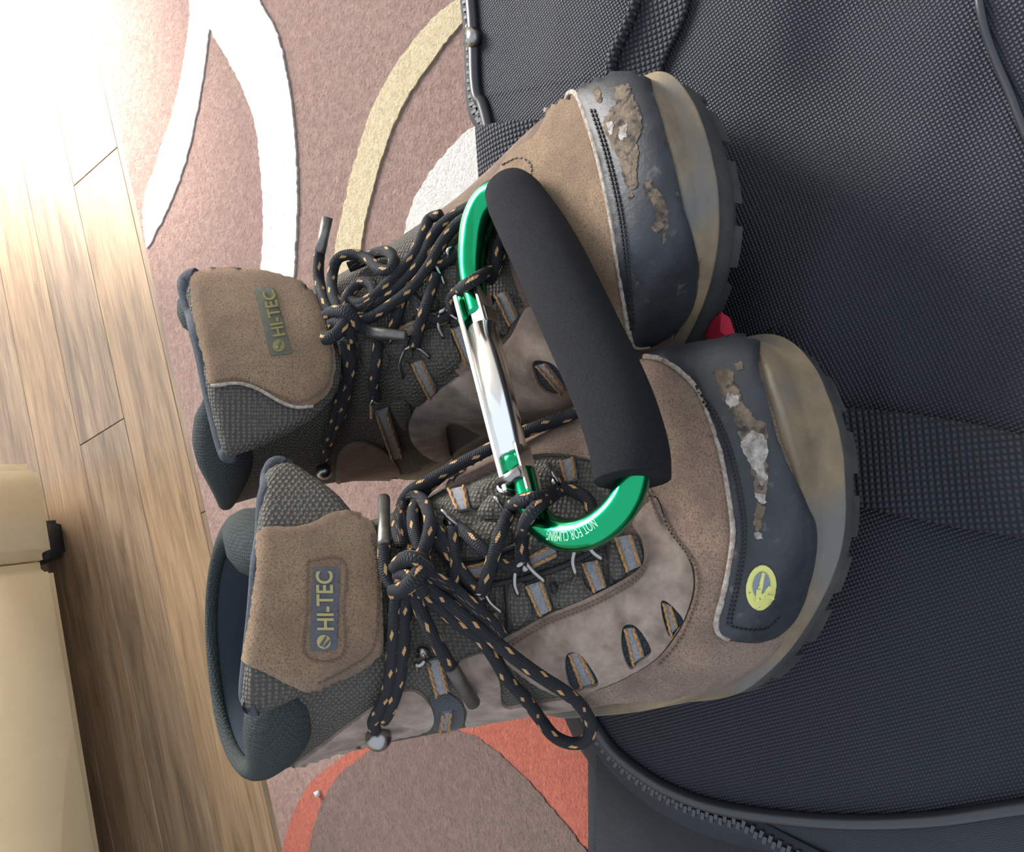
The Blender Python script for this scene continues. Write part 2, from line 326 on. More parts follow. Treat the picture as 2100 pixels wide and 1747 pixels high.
sbox('foot',-.075,-.030,.70,.75,0,.0275,M['dark_plastic'],.004)
# ------------------------------------------------------------------ unseen wall added to block the sun; its window opening shapes the sun patch
patch_c=Vector((.64,1.02,0)); ph=Vector((.36,.36,0))
WX=1.35
def on_wall(P): t=(WX-P.x)/(-SUN_DIR.x); return P-SUN_DIR*t
cs=[on_wall(patch_c+Vector((sx*ph.x,sy*ph.y,0))) for sx in(-1,1) for sy in(-1,1)]
zlo=min(c.z for c in cs); zhi=max(c.z for c in cs); yc_=sum(c.y for c in cs)/4
y0,y1=yc_-ph.y,yc_+ph.y; zlo,zhi=on_wall(patch_c-Vector((ph.x,0,0))).z,on_wall(patch_c+Vector((ph.x,0,0))).z
zlo,zhi=min(zlo,zhi),max(zlo,zhi)
bmv=[];bf=[]
def wbox(lo,hi):
    V,Fc=boxdata((Vector(lo)+Vector(hi))/2,Vector(((hi[0]-lo[0])/2,0,0)),Vector((0,(hi[1]-lo[1])/2,0)),Vector((0,0,(hi[2]-lo[2])/2)))
    b=len(bmv); bmv.extend(V); bf.extend([tuple(i+b for i in f) for f in Fc])
y0,y1,zlo,zhi=1.52,2.6,.20,1.125
WY0,WY1,WH=-1.0,4.6,3.2
wbox((WX,WY0,0),(WX+.03,y0,WH)); wbox((WX,y1,0),(WX+.03,WY1,WH)); wbox((WX,y0,0),(WX+.03,y1,zlo)); wbox((WX,y0,zhi),(WX+.03,y1,WH))
wr=mesh('sun_block_wall',bmv,bf,M['wall'],None,smooth=False); tag(wr,kind='structure')
wf=empty('window_1',(WX+.06,(y0+y1)/2,zlo)); tag(wf,kind='structure')
for (a,b) in (((WX,y0,zlo),(WX+.035,y0+.03,zhi)),((WX,y1-.03,zlo),(WX+.035,y1,zhi)),((WX,y0,zlo),(WX+.035,y1,zlo+.03)),((WX,y0,zhi-.03),(WX+.035,y1,zhi))):
    rbox('window_frame',a,b,M['wall'],wf,.004,1)
# ------------------------------------------------------------------ boot pose and body tables
XA=dict(T=(-.113*.958,.362*.958,-.446*.958),R=(-8.006,-13.959,-69.258),S=.994*.958,mir=False,wm=[.933,1.112,1.004,1.093],rim=.141,wl=[1.259,1.21,1.355,1.155],yc=[1.487,-.072,-.843,-1.07],dx=[-.171,.969],L=-.832)
XB=dict(T=(-.006,.397,-.469),R=(-5.808,-21.992,-70.044),S=.988,mir=True,rim=.130,wm=[.85,1.1,1.0,1.05],wl=[1.28,1.0,.97,1.06],yc=[-.8,-.45,-.4,-.2],dx=[-1.25,-1.2],L=.95)
def rot3(rx,ry,rz):
    return Matrix.Rotation(rz,3,'Z')@Matrix.Rotation(ry,3,'Y')@Matrix.Rotation(rx,3,'X')
BODY=[[.300,.044,.300,.018,.012,.010,.5,1,1],[.294,.055,.296,.014,.032,.026,.55,.9,.6],[.280,.064,.285,.012,.046,.038,.6,.9,.5],
[.256,.074,.262,.012,.053,.048,.62,.9,.45],[.228,.088,.232,.012,.054,.053,.65,.9,.45],[.202,.104,.195,.012,.050,.052,.66,.9,.45],
[.182,.120,.150,.013,.045,.047,.64,.9,.5],[.166,.133,.100,.013,.041,.043,.6,.9,.5],[.155,.144,.050,.013,.040,.041,.55,.9,.6],
[.147,.153,.010,.022,.041,.042,.52,.9,.7],[.142,.159,.001,.060,.043,.043,.5,.9,.8],[.138,.163,.006,.100,.046,.046,.5,.9,.8],[.135,.166,.002,.145,.049,.049,.5,.9,.85]]
SOLE=[(.3035,.004,-.004),(.301,.020,-.014),(.292,.036,-.029),(.275,.047,-.041),(.245,.055,-.053),(.215,.055,-.058),(.18,.048,-.055),(.14,.040,-.050),(.10,.038,-.046),(.06,.039,-.043),(.03,.036,-.040),(.012,.026,-.030),(.002,.010,-.012)]
def spring(x): return .016*max(0,(x-.22)/.085)**2
class Boot: pass
def frame(X):
    B=Boot(); B.X=X; B.T=Vector(X['T'])+CAM; B.R=rot3(*[math.radians(v) for v in X['R']]); B.S=X['S']; B.k=-1 if X['mir'] else 1
    def W(x,y,z): return B.R@(Vector((x,y*B.k,z))*B.S)+B.T
    B.W=W
    tab=np.array(BODY);tab[-1][3]=X['rim'];n=len(tab);t=np.linspace(0,1,n);kn=[0,.3,.65,1]
    tab[:,4]*=np.interp(t,kn,X['wm']);tab[:,5]*=np.interp(t,kn,X['wl'])
    tab[:,1]+=np.interp(t,[0,.3,.7,1],[0,X['dx'][0]*.01,X['dx'][1]*.01,0])
    for c in (0,2): tab[:,c]+=np.clip((tab[:,c]-.2)/.1,0,1)*X['L']*.01
    B.tab=np.hstack([tab,np.interp(t,kn,X['yc'])[:,None]*.01])
    Xf=lambda s:s+np.clip((s-.2)/.1,0,1)*X['L']*.01
    B.sole=[]
    for s,a,b in catmull(SOLE,60):
        yc=np.interp(s,[.1,.22,.3],[0,X['yc'][1],X['yc'][0]])*.01
        B.sole.append((float(Xf(s)),a*np.interp(s,[0,.1,.22,.3],[1,X['wm'][2],X['wm'][1],X['wm'][0]])+yc,b*np.interp(s,[0,.1,.22,.3],[1,X['wl'][2],X['wl'][1],X['wl'][0]])+yc))
    return B
def ringpt(row,a,side):
    xf,zf,xb,zb,wm,wl,c,ef,eb,yc=row
    w_=wm if side>0 else wl
    if a<=math.pi/2: t=c*(1-math.cos(a)); y=w_*(math.sin(a)**ef if a>1e-6 else 0)
    else: b=math.pi-a; t=1-(1-c)*(1-math.cos(b)); y=w_*(max(math.sin(b),0)**eb if b>1e-6 else 0)
    return (xf+(xb-xf)*t, side*y+yc, zf+(zb-zf)*t)
BA=frame(XA); BB=frame(XB)
def sole_plane_z(B,x,y):
    # height of the outsole underside of boot B above world point (x,y), or None outside its outline
    n=B.R@Vector((0,0,1)); z=B.T.z-(n.x*(x-B.T.x)+n.y*(y-B.T.y))/n.z
    l=B.R.transposed()@(Vector((x,y,z))-B.T)/B.S; ly=l.y*B.k
    xs=[s[0] for s in B.sole][::-1]; 
    if l.x<-.02 or l.x>max(xs)+.02: return None
    lx=min(max(l.x,xs[0]),xs[-1]); ym=np.interp(lx,xs,[s[1] for s in B.sole][::-1]); yl=np.interp(lx,xs,[s[2] for s in B.sole][::-1])
    over=max(ly-ym,yl-ly,0,-l.x,l.x-xs[-1]); return z+spring(l.x)*B.S*n.z,over
# ------------------------------------------------------------------ the bag
ZL=.078
def nz(x,y,f,s): 
    from mathutils import noise
    return noise.noise(Vector((x*f+s,y*f-s,s*1.3)))
lidpx=[(985,-330),(975,0),(985,180),(1010,255),(1100,700),(1180,1200),(1205,1420),(1240,1500),(1290,1555),(1380,1612),(1500,1650),(1700,1672),(1900,1668),(2100,1640)]
lid=[at(x,y,ZL) for x,y in lidpx]
lid=[Vector((.40,.315,0)),Vector((.33,.32,0))]+lid[1:]+[Vector((-.118,.0,0)),Vector((-.11,-.10,0)),Vector((-.07,-.17,0)),Vector((.05,-.20,0)),Vector((.30,-.20,0)),Vector((.40,-.16,0)),Vector((.43,-.05,0)),Vector((.43,.15,0)),Vector((.42,.28,0))]
lid=[Vector((p.x,p.y,0)) for p in lid]
LD=catmull([(p.x,p.y) for p in lid]+[(lid[0].x,lid[0].y)],241)[:-1]
cen=np.array([.13,.06])
def bag_top(x,y,e):
    """height of the lid: e = 0 at the piping, 1 in the middle"""
    h=ZL+.036*(1-(1-e)**2.2)+ .009*nz(x,y,9,1.2)*e+.006*nz(x,y,20,4)*min(1,e*2)+.0025*nz(x*.6,y*1.6,34,6)*min(1,e*2)
    # long soft folds running away from the boots
    h+=.004*math.sin((x*.5+y)*60+2*nz(x,y,6,2))*min(1,e*1.6)*(.5+.5*nz(x,y,5,8))
    for B in (BA,BB):
        r_=sole_plane_z(B,x,y)
        if r_:
            lim=r_[0]-.0012+max(0,r_[1]-.004)*1.1
            if h>lim: h=lim
    return h
NL=46; V=[];Fc=[]; n=len(LD)
for i in range(NL+1):
    e=(i/NL)
    for p in LD:
        q=p+(cen-p)*e
        V.append(Vector((q[0],q[1],bag_top(q[0],q[1],min(1,e*1.0)))))
for i in range(NL):
    for j in range(n):
        a=i*n+j;b=i*n+(j+1)%n; Fc.append((a,b,b+n,a+n))
Fc=[f for f in Fc]
bag=empty('backpack',(.13,.06,0)); tag(bag,'black woven nylon backpack lying flat under the two boots','backpack')
# inset the lid edge: tuck down under the piping
b0=len(V)
for j,p in enumerate(LD): V.append(Vector((p[0],p[1],ZL-.012)))
for j in range(n): Fc.append((b0+j,b0+(j+1)%n,(j+1)%n,j))
lidob=mesh('front_panel',V,Fc,M['bag'],bag)
lid_bvh=BVHTree.FromPolygons([tuple(v) for v in V],[tuple(f) for f in Fc])
def nrm2(P):
    P=np.asarray(P);t=np.roll(P,-1,0)-np.roll(P,1,0);t/=np.linalg.norm(t,axis=1)[:,None]+1e-12
    nn=np.stack([t[:,1],-t[:,0]],1)
    c=P.mean(0); s=np.sign(((P-c)*nn).sum(1).mean()); return nn*s
LN=nrm2(LD)
# side walls: zip level and outer body, bulging on the left
def off_at(p,kind):
    l=max(0,min(1,(-p[0]-.06)/.06)); near=max(0,min(1,(.20-p[1])/.12)); far=max(0,min(1,(p[1]-.2)/.03))
    dv=max(0,min(1,(.165-p[1])/.07))*l
    if kind=='zip': return .0090+.030*dv
    if kind=='out': return .022+.03*l+.025*dv
loops=[]
def loop(fo,z,zz=0): 
    return [Vector((p[0]+LN[j][0]*fo(p),p[1]+LN[j][1]*fo(p),z(p) if callable(z) else z)) for j,p in enumerate(LD)]
lv=lambda p: max(0,min(1,(-p[0]-.06)/.06))
prof=[(lambda p:-.002,ZL-.006),(lambda p:off_at(p,'zip')*.5,ZL-.007),(lambda p:off_at(p,'zip'),ZL-.012),(lambda p:off_at(p,'zip')+.006,ZL-.014),
 (lambda p:.5*(off_at(p,'zip')+off_at(p,'out')),lambda p:ZL-.024-.006*lv(p)),(lambda p:off_at(p,'out')*.9,lambda p:.046-.01*lv(p)),(lambda p:off_at(p,'out'),.024),(lambda p:off_at(p,'out')*.9,RUGZ+.0027),(lambda p:-.04,RUGZ+.0027)]
V=[];Fc=[]
for f,z in prof: V+=loop(f,z)
for i in range(len(prof)-1):
    for j in range(n):
        a=i*n+j;b=i*n+(j+1)%n; Fc.append((a,a+n,b+n,b))
Fc.append(tuple((len(prof)-1)*n+j for j in range(n)))
for v in V:
    a=nz(v.x,v.y,14,3.3); 
    if .015<v.z<ZL-.016: v.z+=a*.003
side=mesh('side_gusset',V,Fc,M['bag_side'],bag)
rbox('lower_compartment',(-.32,-.21,RUGZ+.0027),(-.05,.263,.047),M['bag_side'],bag,.012,4)
pp=[Vector((p[0]+LN[j][0]*.002,p[1]+LN[j][1]*.002,ZL+.001)) for j,p in enumerate(LD)]
Vt,Ft,Ut=tube_data(pp,.0032,ns=10,closed=True); mesh('piping',Vt,Ft,M['piping'],bag,uv=Ut)
zl=loop(lambda p:off_at(p,'zip')+.001,ZL-.0072)
zt=[]; 
V=[];Fc=[];
for j in range(n):
    c=zl[j];nx=Vector((LN[j][0],LN[j][1],0)); V+=[c-nx*.006+Vector((0,0,-.0005)),c+nx*.006+Vector((0,0,-.0018))]
for j in range(n):
    k=(j+1)%n; Fc.append((2*j,2*j+1,2*k+1,2*k))
tp=mesh('zip_tape',V,Fc,M['zip_tape'],bag); sm=tp.modifiers.new('s','SOLIDIFY'); sm.thickness=.0008
zr=resample([tuple(p) for p in zl+[zl[0]]],.0021)
V=[];Fc=[]
for i in range(1,len(zr)-1):
    c=Vector(zr[i]);t=(Vector(zr[i+1])-Vector(zr[i-1])).normalized();s=t.cross(Vector((0,0,1))).normalized()
    sd=1 if i%2 else -1
    v_,f_=boxdata(c+s*sd*.0009+Vector((0,0,.0004)),t*.00085,s*.0016,Vector((0,0,.0009))); b=len(V);V+=v_;Fc+=[tuple(q+b for q in f) for f in f_]
zo=mesh('zip_teeth',V,Fc,M['zip'],bag,smooth=False); zo['kind']='stuff'
# straps
def strap(name,left,right,lift,mat,thick=.0018,n=40,m_=8,parent=None,zfix=None,edge=.0):
    Lp=catmull(left,n);Rp=catmull(right,n);V=[];Fc=[]
    top=[]
    for i in range(n):
        for k in range(m_+1):
            t=k/m_; px=Lp[i]*(1-t)+Rp[i]*t
            d=ray(px[0],px[1]); h=lid_bvh.ray_cast(CAM,d)
            P=h[0] if h[0] is not None and h[0].z>.03 else at(px[0],px[1],ZL)
            top.append(P+Vector((0,0,lift[0]*(1-i/(n-1))+lift[1]*i/(n-1))))
    N_=len(top); V=top+[p-Vector((0,0,thick)) for p in top]; w_=m_+1
    for i in range(n-1):
        for k in range(m_):
            a=i*w_+k; Fc.append((a,a+1,a+w_+1,a+w_)); Fc.append((N_+a,N_+a+w_,N_+a+w_+1,N_+a+1))
    for i in range(n-1):
        a=i*w_; Fc.append((a,a+w_,N_+a+w_,N_+a)); a=i*w_+m_; Fc.append((a,N_+a,N_+a+w_,a+w_))
    for k in range(m_):
        Fc.append((k,N_+k,N_+k+1,k+1)); a=(n-1)*w_+k; Fc.append((a,a+1,N_+a+1,N_+a))
    o=mesh(name,V,Fc,mat,parent)
    bm=bmesh.new(); bm.from_mesh(o.data); bmesh.ops.recalc_face_normals(bm,faces=bm.faces); bm.to_mesh(o.data); bm.free(); return o
s=strap('strap',[(1640,825),(1740,836),(1850,846),(1980,866),(2100,892),(2400,960),(2900,1090),(3500,1260)],[(1640,1010),(1770,1038),(1850,1056),(1980,1082),(2100,1102),(2400,1165),(2900,1300),(3500,1480)],(.003,.005),M['webbing'],parent=bag); s['label']='broad webbing strap leaving from under the lower boot'
s=strap('strap',[(1330,-420),(1322,-200),(1318,-60),(1316,0),(1296,60),(1272,110),(1262,152),(1262,200)],[(1440,-420),(1432,-200),(1425,-60),(1420,0),(1400,60),(1375,110),(1360,150),(1358,200)],(.004,.002),M['webbing'],parent=bag); s['label']='webbing strap running under the upper boot'
ed=[at(*p,ZL+.02) for p in [(1328,-420),(1320,-200),(1316,-60),(1314,0),(1293,60),(1270,110),(1260,152),(1258,190)]]
ed=[ (lambda h,p: (h[0] if h[0] is not None else p)+Vector((0,0,.004)))(lid_bvh.ray_cast(CAM,(p-CAM).normalized()),p) for p in ed]
tube('strap_edge',ed,.0026,M['webbing'],bag,n=24,ns=8)
sm_=[ (lambda h,p: (h[0] if h[0] is not None else p)+Vector((0,0,.0004)))(lid_bvh.ray_cast(CAM,ray(*p)),at(*p,ZL+.02)) for p in [(1960,-420),(1980,-200),(2005,-20),(2020,60),(2045,130),(2075,200),(2110,290),(2170,400),(2240,520),(2330,640)]]
tube('seam',sm_,.0016,M['piping'],bag,n=24,ns=8)
# webbing loop folded over the far edge of the bag
def quad_patch(name,a,b,c,d,thick,mat,parent,nu=10,nv=8,bulge=.004):
    top=[];
    for i in range(nu+1):
        for j in range(nv+1):
            u=i/nu;v=j/nv; P=(a*(1-u)+b*u)*(1-v)+(d*(1-u)+c*u)*v; top.append(P+Vector((0,0,bulge*math.sin(math.pi*v))))
    N_=len(top);w_=nv+1;V=top+[p-Vector((0,0,thick)) for p in top];Fc=[]
    for i in range(nu):
        for j in range(nv):
            q=i*w_+j; Fc+= [(q,q+1,q+w_+1,q+w_),(N_+q,N_+q+w_,N_+q+w_+1,N_+q+1)]
    for i in range(nu):
        q=i*w_; Fc.append((q,q+w_,N_+q+w_,N_+q)); q+=nv; Fc.append((q,N_+q,N_+q+w_,q+w_))
    for j in range(nv):
        Fc.append((j,N_+j,N_+j+1,j+1)); q=nu*w_+j; Fc.append((q,q+1,N_+q+1,N_+q))
    o=mesh(name,V,Fc,mat,parent); bm=bmesh.new(); bm.from_mesh(o.data); bmesh.ops.recalc_face_normals(bm,faces=bm.faces); bm.to_mesh(o.data); bm.free(); return o
g=quad_patch('grab_handle',at(974,262,.088),at(985,425,.085),at(1130,470,.092),at(1105,246,.096),.002,M['webbing'],bag); g['label']='coarse webbing handle tab at the far edge'
zp=tube('zip_pull',[at(966,60,ZL),at(972,78,ZL+.004),at(968,96,ZL)],[.003,.004,.003],M['steel'],bag,n=8); zp['label']='small metal zip pull'
tube('zip_pull_cord',[at(966,58,ZL),at(960,52,ZL-.01),at(968,45,ZL-.012)],.0028,M['piping'],bag,n=8)
# small folded red cloth between the toes of the boots
rc=[(1479,640,.110),(1497,652,.106),(1517,712,.100),(1450,725,.100),(1446,690,.103),(1452,664,.106)]
V=[at(x,y,z+.016) for x,y,z in rc]; c=sum(V,Vector())/len(V)+Vector((0,-.002,.003))
V2=V+[c]; nb=len(V2); V2+= [v+Vector((0,.002,-.003)) for v in V2]
Fc=[(i,(i+1)%6,6) for i in range(6)]+[(nb+(i+1)%6,nb+i,nb+6) for i in range(6)]+[(i,nb+i,nb+(i+1)%6,(i+1)%6) for i in range(6)]
ro=mesh('cloth_tag',V2,Fc,M['red'],None,smooth=False); tag(ro,'small folded red cloth tag on the bag between the boot toes','tag')
# ------------------------------------------------------------------ surface patches: sewn-on panels that follow a body surface
def hit(bvh,px,py,dn=.18,df=.75):
    d=ray(px,py); h=bvh.ray_cast(CAM,d)
    if h[0] is not None: return h[0],h[1] if h[1].dot(d)<0 else -h[1]
    best=None;k=1/d.dot(F_)
    for i in range(46):
        P=CAM+d*(k*(dn+(df-dn)*i/45)); q=bvh.find_nearest(P)
        if q[0] is not None and (best is None or q[3]<best[2]): best=(q[0],q[1],q[3])
    nn=best[1]
    return best[0],nn if nn.dot(d)<.3 else -nn
def inside(P,x,y):
    c=False;j=len(P)-1
    for i in range(len(P)):
        if (P[i][1]>y)!=(P[j][1]>y) and x<(P[j][0]-P[i][0])*(y-P[i][1])/(P[j][1]-P[i][1])+P[i][0]: c=not c
        j=i
    return c
def smooth_poly(P,step=9,sharp=False):
    P=[tuple(p) for p in P]
    if sharp: Q=np.array(P+[P[0]],float)
    else:
        k=len(P); E=P[-2:]+P+P[:3]; C=catmull(E,(len(E)-1)*8+1); Q=C[16:16+8*k+1]
    return [tuple(q) for q in resample(Q,step)[:-1]]
def patch(name,poly,bvh,thick,mat,parent,base=0.,holes=(),step=10,sharp=False,rnd=8,dome=0.,ro=None):
    O=smooth_poly(poly,step*.8,sharp); H=[smooth_poly(h,step*.6) for h in holes]
    pts=list(O);edges=[(i,(i+1)%len(O)) for i in range(len(O))]; segs=[O]+H
    for h in H: b=len(pts); pts+=h; edges+=[(b+i,b+(i+1)%len(h)) for i in range(len(h))]
    nb=len(pts); A=np.array(pts)
    xs=[p[0] for p in O];ys=[p[1] for p in O]
    y=min(ys)+step/2; r=0
    while y<max(ys):
        x=min(xs)+(step/2 if r%2 else step)
        while x<max(xs):
            if inside(O,x,y) and not any(inside(h,x,y) for h in H):
                if np.min(np.abs(A-[x,y]).max(1))>step*.45: pts.append((x,y))
            x+=step
        y+=step*.87; r+=1
    v,e,f,_,_,_=delaunay_2d_cdt([Vector(p) for p in pts],edges,[],0,1e-4)
    F2=[]
    for t in f:
        cx=sum(v[i][0] for i in t)/3; cy=sum(v[i][1] for i in t)/3
        if inside(O,cx,cy) and not any(inside(h,cx,cy) for h in H): F2.append(tuple(t))
    S=np.vstack([np.array(resample(np.array(s+[s[0]]),3)) for s in segs])
    hp=[];top=[]
    for q in v:
        P,nn=hit(bvh,q[0],q[1]); hp.append((P,nn))
        d=math.sqrt(((S-[q[0],q[1]])**2).sum(1).min()); u=min(d/rnd,1)
        th=thick*(.55+.45*math.sqrt(max(0,1-(1-u)**2)))+dome*min(d/60,1)**.7
        top.append(P+nn*(base+th))
    # boundary edges of F2
    cnt={}
    for t in F2:
        for i in range(3):
            a,b=t[i],t[(i+1)%3]; cnt[(min(a,b),max(a,b))]=cnt.get((min(a,b),max(a,b)),[])+[(a,b)]
    V=list(top); Fc=[t for t in F2]; sk={}
    for k_,l in cnt.items():
        if len(l)==1:
            a,b=l[0]
            for q in (a,b):
                if q not in sk:
                    sk[q]=(len(V),len(V)+1); V.append(top[q].copy()); V.append(hp[q][0]+hp[q][1]*(base-.0008))
            Fc.append((sk[b][0],sk[a][0],sk[a][1],sk[b][1]))
    o=mesh(name,V,Fc,mat,parent)
    # make the sheet face outwards
    me=o.data
    if len(F2) and sum(me.polygons[i].normal.dot(hp[F2[i][0]][1]) for i in range(0,len(F2),max(1,len(F2)//40)))<0: me.flip_normals()
    return o
def tube_on(name,pix,bvh,lift,rad,mat,parent,n=None,ns=8,flat=1):
    n=n or max(6,int(np.linalg.norm(np.diff(np.array(pix,float),axis=0),axis=1).sum()/7))
    C=catmull([p[:2] for p in pix],n); P=[]
    for q in C:
        h,nn=hit(bvh,q[0],q[1]); P.append(h+nn*lift)
    for _ in range(4): P=[P[0]]+[(P[i-1]+P[i]*2+P[i+1])/4 for i in range(1,len(P)-1)]+[P[-1]]
    return tube(name,P,rad,mat,parent,ns=ns,flat=flat)
def stitches(pix,bvh,lift,mat,parent,pitch=9,ln=5.5,w_=.00035,name='stitching'):
    C=catmull(pix,200); C=resample(C,pitch); V=[];Fc=[]
    for a,b in zip(C[:-1],C[1:]):
        b=a+(b-a)*ln/pitch
        h1,n1=hit(bvh,*a);h2,n2=hit(bvh,*b)
        if (h1-h2).length>.004: continue
        t=(h2-h1)/2; s=n1.cross(t).normalized()*w_
        v_,f_=boxdata((h1+h2)/2+n1*lift,t,s,n1*w_); k=len(V);V+=v_;Fc+=[tuple(q+k for q in f) for f in f_]
    if V: o=mesh(name,V,Fc,mat,parent,smooth=False); o['kind']='stuff'; return o
def ribbon(q,bvh,parent,base=.0012,wav=True):
    """q: 4 pixels a,b (near end) c,d (far end); orange-edged webbing"""
    a,b,c,d=[np.array(v,float) for v in q]
    o=patch('ribbon',[a,(a+b)/2,b,(b+c)/2,c,(c+d)/2,d,(a+d)/2],bvh,.0009,M['ribbon'],parent,base=base,step=7,sharp=True,rnd=3)
    T=[]
    for p0,p1,s in ((a,d,1),(b,c,-1)):
        k=int(max(6,np.linalg.norm(p1-p0)/3.2)); P=[]; w_=(b-a)/np.linalg.norm(b-a)
        for i in range(k):
            u=i/(k-1); pt=p0+(p1-p0)*u+w_*s*(3.5+(1.6 if (i//2)%2 else -.6))
            h,nn=hit(bvh,*pt); P.append(h+nn*(base+.0011))
        T.append(tube_data(P,.0005,ns=6))
    join_tubes('edge_stitch',T,M['orange'],o)
    return o
def text_on(name,txt,bvh,o_px,ux,uy,lift,mat,parent,size=1.,spacing=1.,bold=0.0,arc=None,xs=1.0,depth=.0003):
    cu=bpy.data.curves.new('t','FONT'); cu.body=txt; cu.size=size; cu.space_character=spacing; cu.offset=bold; cu.resolution_u=3
    ob=bpy.data.objects.new('t',cu); COL.objects.link(ob)
    dg=bpy.context.evaluated_depsgraph_get(); me=bpy.data.meshes.new_from_object(ob.evaluated_get(dg)); bpy.data.objects.remove(ob); bpy.data.curves.remove(cu)
    bm=bmesh.new(); bm.from_mesh(me); bmesh.ops.triangulate(bm,faces=bm.faces)
    bmesh.ops.subdivide_edges(bm,edges=[e for e in bm.edges if e.calc_length()>.25],cuts=2); bmesh.ops.triangulate(bm,faces=bm.faces)
    mx=max(v.co.x for v in bm.verts);mn=min(v.co.x for v in bm.verts); my=max(v.co.y for v in bm.verts)
    V=[];nrm=[]
    for v in bm.verts:
        u=(v.co.x-mn)/(mx-mn); t=v.co.y/my
        p=arc(u,t) if arc else np.array(o_px,float)+np.array(ux,float)*u+np.array(uy,float)*t
        h,nn=hit(bvh,p[0],p[1]); V.append(h+nn*lift); nrm.append(nn)
    bm.verts.index_update(); Fc=[tuple(v.index for v in f.verts) for f in bm.faces]
    be=[tuple(v.index for v in e.verts) for e in bm.edges if len(e.link_faces)==1]
    n_=len(V); V=V+[V[i]-nrm[i]*depth for i in range(n_)]; Fc=Fc+[(a,b,b+n_,a+n_) for a,b in be]
    bm.free(); bpy.data.meshes.remove(me)
    return mesh(name,V,Fc,mat,parent,smooth=False)
def ring_px(c,r,n=20,sx=1,sy=1,rot=0): return [(c[0]+r*(sx*math.cos(2*math.pi*i/n)*math.cos(rot)-sy*math.sin(2*math.pi*i/n)*math.sin(rot)),c[1]+r*(sx*math.cos(2*math.pi*i/n)*math.sin(rot)+sy*math.sin(2*math.pi*i/n)*math.cos(rot))) for i in range(n)]
def combine(*objs):
    V=[];Fc=[]
    for o in objs:
        off=root_off(o.parent)
        b=len(V); V+=[tuple(v.co+off) for v in o.data.vertices]; Fc+=[tuple(i+b for i in p.vertices) for p in o.data.polygons]
    return BVHTree.FromPolygons(V,Fc)
